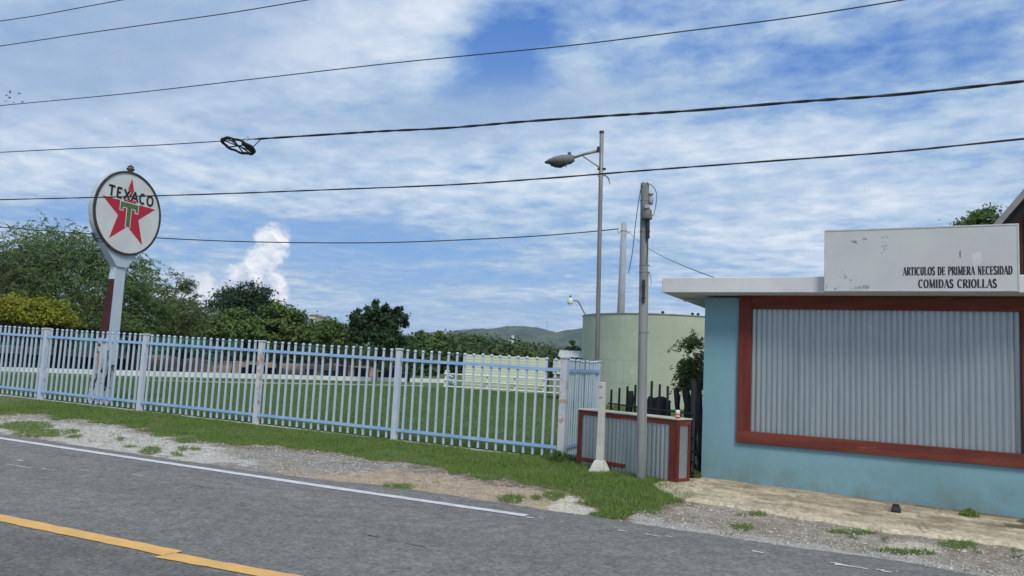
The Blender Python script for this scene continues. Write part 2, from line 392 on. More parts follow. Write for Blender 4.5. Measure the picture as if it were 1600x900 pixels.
# ------------------------------------------------------------------ ground, road
R0 = Vector((1.33, 7.87, 0)); TH = R(26.3)
UD = Vector((math.cos(TH), -math.sin(TH), 0)); VD = Vector((math.sin(TH), math.cos(TH), 0))
def uv(p): q = Vector((p[0], p[1], 0)) - R0; return q.dot(UD), q.dot(VD)
def road_pt(u, v, z=0.0): q = R0 + UD * u + VD * v; return (q.x, q.y, z)
bm = bmesh.new()
for p in ((-3500,-700),(4500,-700),(4500,5200),(-3500,5200)): bm.verts.new((p[0], p[1], -.08))
bm.faces.new(bm.verts); tag(obj('ground', bm, M['base_ground']), kind='structure')

edge_px = [(0,679),(100,693),(200,707),(300,722),(400,737),(500,749),(612,760),(725,777),(837,794),(912,805),(987,816),(1100,833),(1210,851),(1340,867),(1437,882),(1525,900)]
edge = sorted(uv(on_z(*p)) for p in edge_px)
eu = np.array([-60, -30] + [e[0] for e in edge] + [20, 40]); ev = np.array([edge[0][1]]*2 + [e[1] for e in edge] + [edge[-1][1]]*2)
def edge_v(u): return np.interp(u, eu, ev)
us = np.concatenate([np.linspace(-60, -18, 30), np.arange(-17.95, 9.5, .05), np.linspace(9.6, 40, 20)])
ve = edge_v(us) + (fbm(us * 3, us * 0 + 3, 5) - .5) * .10 + (fbm(us * 14, us * 0 + 3, 8) - .5) * .06
KV = 46
fr_ = np.linspace(0, 1, KV)
UU = np.repeat(us[:,None], KV, 1); VV = -7.9 + (ve[:,None] + 7.9)*fr_[None]
ZZ = .012 + .018*np.clip(1 - np.abs(VV+3.6)/4.0, 0, 1); ZZ[:,-1] = .0
XX = R0.x + UD.x*UU + VD.x*VV; YY = R0.y + UD.y*UU + VD.y*VV
st = fbm(UU*.35, VV*3.2, 3); pa0 = fbm(UU*.8, VV*1.1, 13); fi = fbm(UU*2.2, VV*9, 23)
tone = .152 * (.80 + .22*st + .18*pa0 + .12*fi)
wheel = np.exp(-((VV+1.0)/.35)**2) + np.exp(-((VV+2.6)/.35)**2); tone *= 1 + .09*wheel
lower = VV < -3.62; tone = np.where(lower, tone*(.86 - .30*np.clip(fbm(UU*1.1, VV*1.6, 41)-.42, 0, .5)), tone)
tone *= np.where(VV > ve[:,None]-.16, .93, 1)
C3 = np.stack([tone*1.05, tone*1.02, tone*.955], 2).reshape(-1, 3)
n = len(us); ii = np.arange(n*KV).reshape(n, KV)
Fc = np.stack([ii[:-1,:-1], ii[1:,:-1], ii[1:,1:], ii[:-1,1:]], 2).reshape(-1, 4)
tag(mesh_np('road', np.stack([XX,YY,ZZ],2).reshape(-1,3), Fc, M['asphalt'], smooth=True, cols=C3), kind='structure')
def ribbon(name, mtl, segs, z=.024, seed=0, jag=.012, label=None, parent=None):
    """painted strips; each seg = (centre uv a, centre uv b, width a, width b)"""
    V = []; Fc = []
    for (a, b, wa, wb) in segs:
        L_ = math.hypot(b[0]-a[0], b[1]-a[1]); k = max(2, int(L_ / .05)); base = len(V)
        for i in range(k + 1):
            t = i / k; u = a[0]+(b[0]-a[0])*t; v = a[1]+(b[1]-a[1])*t; w = wa+(wb-wa)*t
            j1 = (vnoise(np.array([u*9.0]), np.array([seed+.5]), 3)[0] - .5) * jag * 2 + (vnoise(np.array([u*37.0]), np.array([seed+.5]), 4)[0] - .5) * jag
            j2 = (vnoise(np.array([u*9.0]), np.array([seed+7.5]), 3)[0] - .5) * jag * 2
            v1, v2 = v - w/2 + j1, v + w/2 + j2
            zz = lambda q: z - .012 + .018 * min(1, max(0, 1 - abs(q + 3.6) / 4.0)) * 1.0 + .006
            V += [road_pt(u, v1, zz(v1)), road_pt(u, v2, zz(v2))]
        for i in range(k): Fc.append((base+2*i, base+2*i+2, base+2*i+3, base+2*i+1))
    return mesh_np(name, V, Fc, mtl, parent)
def puv(px, py): return uv(on_z(px, py, .02))
wl0, wl1 = puv(0, 684), puv(822, 805.5)
d_ = (wl1[1]-wl0[1])/(wl1[0]-wl0[0])
tag(ribbon('edge_line', M['white_paint_line'], [((wl0[0]-12, wl0[1]-12*d_), puv(500,759), .14, .14), (puv(500,759), wl1, .14, .12)], seed=1, jag=.008), kind='structure')
y0, y1, y2, y3 = puv(0, 811.5), puv(272, 867.5), puv(262, 868.5), puv(440, 901)
ds = (y1[1]-y0[1])/(y1[0]-y0[0])
tag(ribbon('centre_line', M['yellow_paint_line'], [((y0[0]-14, y0[1]-14*ds), y1, .165, .17), ((y2[0], y2[1]-.035), (y3[0]+6, y3[1]-.035+6*(y3[1]-y2[1])/(y3[0]-y2[0])), .165, .165)], seed=5, jag=.012), kind='structure')
chips = []
for (px, py, l, w) in ((828,808.5,.10,.03),(846,809.5,.05,.02),(880,815,.05,.02),(962,824,.04,.03),(973,829,.09,.03),(1020,836,.16,.015),(1045,838,.07,.02),(1184,862,.10,.05),(1330,885,.26,.05),(1306,880,.09,.02),(1375,890,.06,.02),(1385,893,.08,.015),(1410,894,.10,.03),(30,729,.5,.02),(8,716,.2,.015),(75,734,.25,.012),(140,736,.3,.012),(215,743,.2,.012),(30,720,.12,.03),(360,754,.16,.015)):
    a = puv(px, py); chips.append(((a[0]-l/2, a[1]), (a[0]+l/2, a[1]), w, w*.6))
tag(ribbon('worn_paint_marks', M['white_paint_line'], chips, seed=9, jag=.02), kind='structure')

nicks = []; gq = random.Random(12)
for k in range(16):
    u_ = gq.uniform(-9, 6); v_ = gq.uniform(-5.2, -.3); l = gq.uniform(.08, .5) * (2 if gq.random() < .15 else 1)
    nicks.append(((u_, v_), (u_+l, v_+gq.uniform(-.06,.06)), gq.uniform(.004,.009), .002))
tag(ribbon('asphalt_cracks', mat('dark_crack', (.035,.035,.036), rough=.95), nicks, z=.022, seed=21, jag=.02), kind='structure')

# fence line
FD = 13.42
FA = Vector((.985, 13.15, 0)); FBv = Vector((-12.29, 5.40, 0)).normalized()      # runs left from the corner post
def fence_pt(s, z=0.0): q = FA + FBv * s; return Vector((q.x, q.y, z + ground_rise(s)))
def ground_rise(s): return .012 * s
fn = Vector((-FBv.y, FBv.x, 0))                                                # which side is the road?
if fn.y > 0: fn = -fn

# verge: a displaced sheet coloured by what lies on it
gu, gv = np.meshgrid(np.arange(-19, 9.6, .05), np.arange(-.4, 5.6, .05), indexing='ij')
X = R0.x + UD.x*gu + VD.x*gv; Y = R0.y + UD.y*gu + VD.y*gv
P0 = np.stack([X.ravel(), Y.ravel(), X.ravel()*0], 1)
PX, PY = to_px(P0)
wx = (fbm(X.ravel()*3.1, Y.ravel()*3.1, 31) - .5); wy = (fbm(X.ravel()*3.1, Y.ravel()*3.1, 47) - .5)
fine = (fbm(X.ravel()*11, Y.ravel()*11, 61) - .5)
def zone_px(px, py, P):
    a = (fbm(P[:,0]*3.1, P[:,1]*3.1, 31) - .5); b = (fbm(P[:,0]*3.1, P[:,1]*3.1, 47) - .5); c = (fbm(P[:,0]*11, P[:,1]*11, 61) - .5)
    return px + a * 50, py + b * 13 + c * 9
GRASS = [(-400,560),(-60,640),(0,650),(57,650),(107,658),(187,664),(240,674),(267,684),(300,683),(333,692),(383,696),(433,697),(500,706),(556,715),(612,720),(669,731),(762,749),(837,760),(880,770),(905,786),(935,806),(987,812),(1000,797),(1030,790),(1062,783),(1093,774),(1080,757),(1045,750),(1065,748),(1092,745),(1092,600),(880,560),(883,700),(0,600)]
TUFTS = [(40,667,42,7),(60,678,38,6),(235,705,16,6),(620,762,30,5),(800,781,22,6),(866,778,17,7),(1160,822,16,6),(1185,801,14,3),(1495,843,34,7),(1415,858,50,6),(1515,806,14,6),(1330,826,40,4),(290,690,18,5),(250,681,16,3)]
_t = random.Random(31)
for _k in range(18):
    _x = _t.uniform(-40, 1600); _y = np.interp(_x, [0,400,850,1000,1600], [672,722,785,800,868]) + _t.uniform(-10, 6) - (8 if _x > 1000 else 0)
    TUFTS.append((_x, _y, _t.uniform(4, 13), _t.uniform(1.5, 4)))
WHITEGR = [(-100,650),(60,652),(190,668),(330,700),(420,728),(300,722),(150,700),(0,676),(-200,660)]
GREYGR = [(330,690),(420,697),(520,709),(640,730),(560,742),(470,742),(400,735),(310,705)]
TAN = [(420,725),(560,735),(700,745),(900,775),(930,795),(840,796),(700,775),(560,757),(430,742)]
CHUNK = [(846,797),(866,787),(880,776),(897,779),(905,790),(932,800),(930,806),(880,802)]
CHUNK2 = [(0,655),(50,655),(60,663),(25,672),(0,674)]
zx, zy = zone_px(PX, PY, P0)
isg = inpoly(zx, zy, GRASS)
for (cx, cy, rx, ry) in TUFTS: isg |= ((PX+wx*20-cx)/rx)**2 + ((PY+wy*6-cy)/ry)**2 < 1
cols = np.empty((len(PX), 3)); cols[:] = (.25,.22,.185)
def paint(mask, c, k=1.0): cols[mask] = cols[mask]*(1-k) + np.array(c)*k
n1 = fbm(X.ravel()*2.1, Y.ravel()*2.1, 71); n2 = fbm(X.ravel()*9, Y.ravel()*9, 81)
paint(n1 > .55, (.33,.28,.21), .6); paint(n2 > .6, (.19,.17,.14), .5)
paint(inpoly(zx, zy, TAN), (.40,.31,.21), .85)
paint(inpoly(zx, zy, GREYGR), (.235,.225,.205), .6)
paint(inpoly(zx, zy, WHITEGR), (.50,.48,.43), .85)
right = PX > 985
paint(right, (.36,.31,.25), .6); paint(right & (n1 > .52), (.24,.20,.15), .7); paint(right & (n2 > .58), (.18,.15,.11), .4)
dv = gv.ravel() - edge_v(gu.ravel())
edgeband = (dv < .28 + (n1-.5)*.9) & (PX > 960); paint(edgeband, (.43,.42,.40), .6); paint(edgeband & (n2 > .55), (.24,.23,.21), .5)
paint(((PX-1430)/48)**2 + ((PY-850)/10)**2 < 1 + wx, (.52,.47,.34), .9)
paint(inpoly(PX+wx*12, PY+wy*6, CHUNK), (.56,.52,.43), .9); paint(inpoly(PX+wx*12, PY+wy*6, CHUNK2), (.58,.54,.44), .8)
near = inpoly(zx - 3, zy - 7, GRASS) & ~isg; paint(near, (.17,.125,.08), .75)
paint(isg, (.075,.115,.032), .9); paint(isg & (n2 > .60), (.13,.11,.06), .5)
Z = (fbm(X*2.3, Y*2.3, 5) - .5) * .05 + (fbm(X*12, Y*12, 6) - .5) * .025 + .012
Z = Z * np.clip((gv - edge_v(gu)) / .25, 0, 1)
behind = ((X - FA.x)*fn.x + (Y - FA.y)*fn.y)              # >0 on the road side
sF = (X-FA.x)*FBv.x + (Y-FA.y)*FBv.y
Z = Z + np.clip(.012*sF, 0, .3) * np.clip(1 - behind/2.0, 0, 1)
Z = np.where((behind < -.05) & (sF > 0), Z - .12, Z)
sS = (X-3.02)*math.cos(R(27.7)) - (Y-11.72)*math.sin(R(27.7))
Z = Z - np.clip((sS+.4)/.5, 0, 1) * (.02 + .015*np.clip(sS, 0, 9)) * np.clip((gv-edge_v(gu))/.8, 0, 1)
V = np.stack([X, Y, Z], 2).reshape(-1, 3); nu, nv = X.shape
ii = np.arange(nu*nv).reshape(nu, nv)
Fc = np.stack([ii[:-1,:-1], ii[1:,:-1], ii[1:,1:], ii[:-1,1:]], 2).reshape(-1, 4)
tag(mesh_np('verge', V, Fc, M['verge'], smooth=True, cols=cols), kind='structure')
def verge_z(x, y):
    q = np.stack([x - R0.x, y - R0.y], 1); u = q @ np.array([UD.x, UD.y]); v = q @ np.array([VD.x, VD.y])
    iu = np.clip(((u + 19) / .05).astype(int), 0, nu-1); iv = np.clip(((v + .4) / .05).astype(int), 0, nv-1)
    return Z[iu, iv]

# lawn
bm = bmesh.new(); L_ = []
a0, a1 = fence_pt(0), fence_pt(30)
rows = []
back_end = FA + Vector((.383, .924, 0)) * 3
for k in range(25):
    t = k / 24; p = fence_pt(30 * (1 - t)); rows.append((p.x, p.y, p.z * 1.0 + .0))
V = []; Fc = []
for j, dist in enumerate((0, 1, 3, 7, 15, 30, 60)):
    for (x, y, z) in rows:
        q = Vector((x, y, 0)) - fn * dist; V.append((q.x, q.y, z * max(0, 1 - dist/15) + .001))
for j in range(6):
    for i in range(24): Fc.append((j*25+i, j*25+i+1, (j+1)*25+i+1, (j+1)*25+i))
tag(mesh_np('lawn', V, Fc, M['lawn']), kind='structure')
bm = bmesh.new()
rt = [(FA.x+.02, FA.y+.03), (FA.x+.9, 11.9), (3.2, 10.6), (14, 5.0), (30, 20), (30, 60), (FA.x + .38*50, FA.y + .92*50)]
bm.faces.new([bm.verts.new((x, y, -.03)) for x, y in rt]); tag(obj('yard_ground', bm, mat('weedy_ground', (.07,.085,.04), (.13,.11,.07), 1.2, .95, bump=.02)), kind='structure')

# pavement in front of the shop
TB = -R(27.7)
BF = Frame((3.02, 11.72, 0), TB)                      # shop frame: local x along the facade, -y to the road
front_px = [(1080,780),(1112,783),(1194,796),(1259,806),(1340,819),(1411,830),(1447,835),(1519,843),(1600,853)]
fp = [on_z(x, y, .028 - .015*max(0, (x-1095)/505*4.2)) for x, y in front_px]
V = []; Fc = []; SY = []
def shop_s(p): q = p - BF.o; return q.dot(BF.x), q.dot(BF.y)
prof = sorted(shop_s(p) for p in fp); ps = np.array([a for a, b in prof] + [8.5]); pt = np.array([b for a, b in prof] + [prof[-1][1] - .1])
ss = np.arange(-.35, 8.5, .035)
for s in ss:
    t = float(np.interp(s, ps, pt)) + (fbm(np.array([s*4.0]), np.array([1.5]), 3)[0]-.5)*.16 + (fbm(np.array([s*17.0]), np.array([1.5]), 3)[0]-.5)*.07
    if s < .25: t += (.25 - s) * 1.4
    zr = .028 - .015 * max(0, s)
    for f_ in np.linspace(0, 1, 16):
        y = .03 + (t - .03) * f_; q = BF.w(s, y, zr + (fbm(np.array([s*2.0]), np.array([y*2.0]), 9)[0]-.5)*.016); V.append(tuple(q)); SY.append((s, y, f_))
    q = BF.w(s, t - .03, zr - .06); V.append(tuple(q)); SY.append((s, t, 1))
for i in range(len(ss)-1):
    for k in range(16): Fc.append((i*17+k, i*17+k+1, (i+1)*17+k+1, (i+1)*17+k))
SY = np.array(SY); sa, ya, fa = SY.T
pc = np.empty((len(SY), 3)); pc[:] = (.50,.43,.30)
def pmix(m_, c): 
    m_ = np.clip(m_, 0, 1)[:,None]; pc[:] = pc*(1-m_) + np.array(c)*m_
q1 = fbm(sa*.9, ya*3.2, 201, 5); q2 = fbm(sa*2.6, ya*7, 203, 5); q3 = fbm(sa*9, ya*14, 207)
pmix((q1-.44)*5 * (1.15-fa*.6), (.33,.265,.18)); pmix((q2-.56)*6, (.26,.20,.135)); pmix((q3-.60)*4, (.22,.18,.13))
pmix((fa-.72)*2.2*(q2 > .42), (.56,.50,.37))
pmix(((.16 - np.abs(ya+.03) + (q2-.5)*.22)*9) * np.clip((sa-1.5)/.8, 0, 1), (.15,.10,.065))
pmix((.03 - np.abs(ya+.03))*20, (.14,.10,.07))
crk = np.abs(np.sin(sa*2.1 + (q2-.5)*1.5)) < .022; pmix(crk*.75, (.13,.105,.075))
tag(mesh_np('pavement', V, Fc, M['slab'], smooth=True, cols=pc), kind='structure')

# ------------------------------------------------------------------ grass and gravel (uncountable)
def blades(name, x, y, z, h, w, mtl, lean=.5):
    n = len(x); a = rng.uniform(0, 2*np.pi, n); l = rng.uniform(0, lean, n) * h; la = rng.uniform(0, 2*np.pi, n)
    B = np.stack([x, y, z], 1); D = np.stack([np.cos(a)*w, np.sin(a)*w, a*0], 1) / 2
    T = B + np.stack([np.cos(la)*l, np.sin(la)*l, h], 1)
    V = np.stack([B - D, B + D, T], 1).reshape(-1, 3)
    return mesh_np(name, V, np.arange(3*n).reshape(-1, 3), mtl)
def in_verge(n, u0=-16, u1=8.5, v0=.02, v1=5.5):
    u = rng.uniform(u0, u1, n); v = rng.uniform(v0, v1, n)
    P = np.stack([R0.x+UD.x*u+VD.x*v, R0.y+UD.y*u+VD.y*v, u*0], 1); return P, u, v
P, u, v = in_verge(420000)
px, py = to_px(P); a, b = zone_px(px, py, P)
g = inpoly(a, b, GRASS)
bh = (P[:,0]-FA.x)*fn.x + (P[:,1]-FA.y)*fn.y; sf = (P[:,0]-FA.x)*FBv.x + (P[:,1]-FA.y)*FBv.y
g &= (v > edge_v(u)+.02) & ~((bh < .1) & (sf > 0)); P = P[g]; px = px[g]; py = py[g]; v_ = (v - edge_v(u))[g]
cl = fbm(P[:,0]*2.4, P[:,1]*2.4, 91)
h = rng.uniform(.02, .055, len(P)) * (.35 + 1.3*cl) * (1 + .35*np.clip((px-650)/350, 0, 1))
keep = rng.uniform(0, 1, len(P)) < (.35 + 1.1*cl); P = P[keep]; h = h[keep]; v_ = v_[keep]; px = px[keep]
dry = rng.uniform(0, 1, len(P)) < np.clip(.35 - v_*.16, .03, .3)
zz = verge_z(P[:,0], P[:,1])
tag(blades('verge_grass', P[~dry,0], P[~dry,1], zz[~dry]-.005, h[~dry], .012, M['grass'], 1.1), 'short green grass growing along the foot of the blue fence', 'grass', kind='stuff')
tag(blades('dry_grass', P[dry,0], P[dry,1], zz[dry]-.005, h[dry]*.8, .010, M['dry_grass'], .9), 'straw coloured dry grass scattered through the green verge', 'dry grass', kind='stuff')
P, u, v = in_verge(220000, v1=4.6)
px, py = to_px(P); sc_n = fbm(P[:,0]*3.3, P[:,1]*3.3, 123) ; sc_f = fbm(P[:,0]*16, P[:,1]*16, 77)
k = (sc_n > .56) & (sc_f > .60) & (v > edge_v(u)+.05) & (rng.uniform(0,1,len(P)) < .5)
bh = (P[:,0]-FA.x)*fn.x + (P[:,1]-FA.y)*fn.y; k &= bh > .3
sS2 = (P[:,0]-3.02)*math.cos(R(27.7)) - (P[:,1]-11.72)*math.sin(R(27.7)); k &= (sS2 < -.2) | (v < 1.0); P = P[k]
tag(blades('verge_weeds', P[:,0], P[:,1], verge_z(P[:,0], P[:,1])-.004, rng.uniform(.01,.035,len(P)), .010, M['dry_grass'], 1.2), 'thin dry weeds speckling the gravel and dirt of the verge', 'weeds', kind='stuff')
P, u, v = in_verge(160000, v1=3.2)
px, py = to_px(P); t = np.zeros(len(P), bool)
for (cx, cy, rx, ry) in TUFTS: t |= (((px-cx)/rx)**2 + ((py-cy)/ry)**2)*(.55+.9*fbm(P[:,0]*7, P[:,1]*7, 55)) < rng.uniform(.05, 1.5, len(P))
P = P[t]; tag(blades('grass_tufts', P[:,0], P[:,1], verge_z(P[:,0], P[:,1])-.004, rng.uniform(.02,.06,len(P)), .010, M['grass'], .9), 'low ragged grass tufts in the gravel beside the road', 'grass', kind='stuff')
# lawn blades behind the fence
n = 300000; s = rng.uniform(-12.0, 26, n); dd = .15 + rng.uniform(0, 1, n)**1.9 * 26
k_ = s > -.383*dd/1.0*.9; s = s[k_]; dd = dd[k_]; n = len(s)
q = np.stack([FA.x + FBv.x*s - fn.x*dd, FA.y + FBv.y*s - fn.y*dd], 1)
zr = .012*np.clip(s,0,40)*np.clip(1-dd/15, 0, 1)
tag(blades('lawn_grass', q[:,0], q[:,1], zr, rng.uniform(.025,.055,n), .012*(1+dd/26), M['lawn_grass'], .8), 'mown green lawn grass on the lot behind the fence', 'grass', kind='stuff')
def stones(name, P, size, mtl, label):
    n = len(P); O = np.array([(1,0,0),(0,1,0),(-1,0,0),(0,-1,0),(0,0,1),(0,0,-1)], float)
    Tn = np.array([(0,1,4),(1,2,4),(2,3,4),(3,0,4),(1,0,5),(2,1,5),(3,2,5),(0,3,5)])
    S = size[:,None,None] * rng.uniform(.55, 1.25, (n, 6, 1)) * O[None]
    a = rng.uniform(0, 6.28, n); c, s_ = np.cos(a)[:,None], np.sin(a)[:,None]
    x = S[:,:,0]*c - S[:,:,1]*s_; y = S[:,:,0]*s_ + S[:,:,1]*c
    V = np.stack([x + P[:,0:1], y + P[:,1:2], S[:,:,2]*.6 + P[:,2:3]], 2).reshape(-1, 3)
    Fc = (Tn[None] + 6*np.arange(n)[:,None,None]).reshape(-1, 3)
    return tag(mesh_np(name, V, Fc, mtl), label, 'gravel', kind='stuff')
P, u, v = in_verge(60000, v0=-.05, v1=3.4)
px, py = to_px(P); a, b = zone_px(px, py, P)
den = np.where(inpoly(a, b, WHITEGR), .9, np.where(inpoly(a, b, GREYGR), .7, np.where(px > 985, .5, .16)))
den = np.where((v - edge_v(u) < .35) & (px > 960), .85, den)
k = (rng.uniform(0,1,len(P)) < den) & ~inpoly(a, b, GRASS) & (v > edge_v(u)-.03)
sp = np.stack([(P[:,0]-BF.o.x)*BF.x.x+(P[:,1]-BF.o.y)*BF.x.y, (P[:,0]-BF.o.x)*BF.y.x+(P[:,1]-BF.o.y)*BF.y.y], 1)
k &= ~((sp[:,0] > -.2) & (sp[:,1] > np.interp(sp[:,0], ps, pt) - .02))
P = P[k]; P[:,2] = verge_z(P[:,0], P[:,1])
stones('gravel', P, rng.uniform(.005, .017, len(P)) * np.where(rng.uniform(0,1,len(P)) < .04, 1.9, 1), M['stone'], 'loose pale gravel lying between the asphalt edge and the grass')

# ------------------------------------------------------------------ blue picket fence along the road
FH = 1.73
def picket_mesh():
    bm = bmesh.new(); w = .0168; box(bm, -w, w, -w, w, .045, 1.685)
    lathe(bm, [(.012, 1.680), (.031, 1.696), (.034, 1.712), (.024, 1.728), (.008, 1.735)], 8)
    return bm
th_f = math.atan2(-FBv.y, -FBv.x)                      # local +x points right, towards the corner
fence = thing('picket_fence', 'long pale blue metal picket fence with ball topped bars along the roadside grass', 'fence', FA, th_f)
pk0 = obj('picket', picket_mesh(), M['fence_blue'])
SP = FD / 4
def add_post(parent, x, z, mtl, h=FH, w=.05):
    p = obj('post', BOX(x-w, x+w, -w, w, z-.05, z+h-.02), mtl, parent)
    c = bmesh.new(); box(c, x-w-.014, x+w+.014, -w-.014, w+.014, z+h-.018, z+h+.012); 
    obj('post_cap', c, M['post_paint'], p, bevel=.005)
    return p
add_post(fence, 0, 0, M['rusty_post'], FH+.02, .062)
tag(fence.children[0], 'corner post streaked with orange rust')
first = True
for k in range(5):
    x0 = -SP*(k+1); add_post(fence, x0, ground_rise(SP*(k+1)), M['rusty_post'] if k == 1 else M['post_paint'])
    for zc in (.21, 1.53):
        b_ = bmesh.new(); za, zb = ground_rise(SP*(k+1)) + zc, ground_rise(SP*k) + zc
        vs = [b_.verts.new(p) for p in ((x0+.052,-.034,za-.028),(x0+SP-.064,-.034,zb-.028),(x0+SP-.064,-.024,zb-.028),(x0+.052,-.024,za-.028),(x0+.052,-.034,za+.028),(x0+SP-.064,-.034,zb+.028),(x0+SP-.064,-.024,zb+.028),(x0+.052,-.024,za+.028))]
        for f in ((0,3,2,1),(4,5,6,7),(0,1,5,4),(1,2,6,5),(2,3,7,6),(3,0,4,7)): b_.faces.new([vs[i] for i in f])
        obj('rail', b_, M['rail_blue'], fence)
    for i in range(18):
        x = x0 + SP*(i+1)/19
        if first: o = pk0; o.parent = fence; first = False
        else: o = pk0.copy(); link(o, fence)
        o.location = (x, 0, ground_rise(-x) + rnd.uniform(-.006, .006)); o.rotation_euler = (rnd.uniform(-.006,.006), rnd.uniform(-.007,.007), 0)
bm = bmesh.new()
for k in range(5):
    x0, x1 = -SP*(k+1), -SP*k; z0, z1 = ground_rise(-x0), ground_rise(-x1)
    vs = [bm.verts.new(p) for p in ((x0,-.075,z0-.1),(x1,-.075,z1-.1),(x1,.075,z1-.1),(x0,.075,z0-.1),(x0,-.075,z0+.028),(x1,-.075,z1+.028),(x1,.075,z1+.028),(x0,.075,z0+.028))]
    for f in ((0,3,2,1),(4,5,6,7),(0,1,5,4),(1,2,6,5),(2,3,7,6),(3,0,4,7)): bm.faces.new([vs[i] for i in f])
bm.free()
bm = BOX(-SP*5, 0, -.06, .06, -.1, .018)
o = obj('footing', bm, M['concrete'], fence); o.rotation_euler = (0, math.atan(.012), 0)
# return fence going back from the corner
RD = Vector((.383, .924, 0)).normalized(); th_r = math.atan2(RD.y, RD.x)
rf = thing('side_fence', 'blue metal side fence of close set bars running back from the rusty corner post', 'fence', FA, th_r)
for zc in (.21, 1.53): obj('rail', BOX(.064, 2.12, -.034, -.024, zc-.028, zc+.028), M['rail_blue'], rf)
for i in range(16):
    o = pk0.copy(); link(o, rf); x = .064 + (i+.6)*.126; o.location = (x, 0, rnd.uniform(-.012,.012)); o.scale = (.9, .62, 1); o.rotation_euler = (rnd.uniform(-.01,.01), rnd.uniform(-.01,.01), 0)
add_post(rf, 2.15, 0, M['post_paint'], 1.73, .04)
o = obj('concrete_block', BOX(-.02, .22, -.16, .16, -.04, .13), M['concrete'], bevel=.012); o.location = FA + Vector((.14, -.02, 0)); o.rotation_euler.z = th_r - R(84)
tag(o, 'small tan concrete block in the grass at the foot of the corner post', 'block')

# ------------------------------------------------------------------ stroke lettering
def arc(cx, cy, rx, ry, a0, a1, n=12):
    return [(cx+rx*math.cos(R(a0+(a1-a0)*i/n)), cy+ry*math.sin(R(a0+(a1-a0)*i/n))) for i in range(n+1)]
GL = {  # width, [(points, kind)] kinds: K thick stem, N thin, A follows direction; serif spots
 'A': (.74, [([(.04,0),(.37,1)],'N'),([(.36,1),(.70,0)],'K'),([(.15,.33),(.58,.33)],'N')], [(.04,0),(.70,0)]),
 'R': (.74, [([(.16,0),(.16,1)],'K'),([(.16,.96)]+arc(.36,.74,.24,.22,90,-90)+[(.16,.52)],'A'),([(.36,.52),(.70,.0)],'K')], [(.16,0),(.16,1),(.70,0)]),
 'T': (.68, [([(.34,0),(.34,1)],'K'),([(.02,.96),(.66,.96)],'N'),([(.04,.98),(.04,.78)],'N'),([(.64,.98),(.64,.78)],'N')], [(.34,0)]),
 'I': (.34, [([(.17,0),(.17,1)],'K')], [(.17,0),(.17,1)]),
 'C': (.72, [(arc(.38,.5,.30,.47,50,310,18),'A'),([(.62,.98),(.62,.74)],'N')], []),
 'U': (.76, [([(.16,1)]+[(.16,.3)]+arc(.38,.3,.22,.27,180,360,10)+[(.60,1)],'A')], [(.16,1),(.60,1)]),
 'L': (.64, [([(.16,0),(.16,1)],'K'),([(.16,.04),(.60,.04)],'N'),([(.60,0),(.60,.24)],'N')], [(.16,0),(.16,1)]),
 'O': (.78, [(arc(.39,.5,.31,.47,0,360,24),'A')], []),
 'S': (.58, [(arc(.29,.74,.19,.22,30,210,10)+arc(.29,.26,.20,.22,50,-150,12),'K'),([(.47,.97),(.47,.76)],'N'),([(.09,.03),(.09,.26)],'N')], []),
 'D': (.78, [([(.16,0),(.16,1)],'K'),([(.16,.96),(.34,.96)]+arc(.34,.5,.34,.46,90,-90,14)+[(.16,.04)],'A')], [(.16,0),(.16,1)]),
 'E': (.66, [([(.16,0),(.16,1)],'K'),([(.16,.96),(.60,.96)],'N'),([(.16,.51),(.48,.51)],'N'),([(.16,.04),(.62,.04)],'N'),([(.60,.98),(.60,.78)],'N'),([(.48,.62),(.48,.40)],'N'),([(.62,.02),(.62,.24)],'N')], [(.16,0),(.16,1)]),
 'P': (.68, [([(.16,0),(.16,1)],'K'),([(.16,.96)]+arc(.36,.73,.26,.23,90,-90)+[(.16,.50)],'A')], [(.16,0),(.16,1)]),
 'M': (.92, [([(.12,0),(.14,1)],'N'),([(.14,1),(.45,.05)],'K'),([(.45,.05),(.76,1)],'N'),([(.78,1),(.80,0)],'K')], [(.12,0),(.80,0),(.14,1),(.76,1)]),
 'N': (.78, [([(.14,0),(.14,1)],'N'),([(.14,1),(.64,0)],'K'),([(.64,0),(.64,1)],'N')], [(.14,0),(.14,1),(.64,1)]),
 'X': (.74, [([(.08,1),(.66,0)],'K'),([(.66,1),(.08,0)],'K')], []),
 ' ': (.42, [], []),
}
def stroke(bm, pts, wf, y):
    """flat strip in the x-z plane facing -y"""
    L0 = []; R_ = []
    n = len(pts)
    for i, p in enumerate(pts):
        a = pts[max(i-1,0)]; b = pts[min(i+1,n-1)]
        dx, dz = b[0]-a[0], b[1]-a[1]; l = math.hypot(dx, dz) or 1; dx /= l; dz /= l
        w = wf(dx, dz) / 2
        L0.append(bm.verts.new((p[0]-dz*w, y, p[1]+dx*w))); R_.append(bm.verts.new((p[0]+dz*w, y, p[1]-dx*w)))
    for i in range(n-1):
        try: bm.faces.new((L0[i], R_[i], R_[i+1], L0[i+1]))
        except ValueError: pass
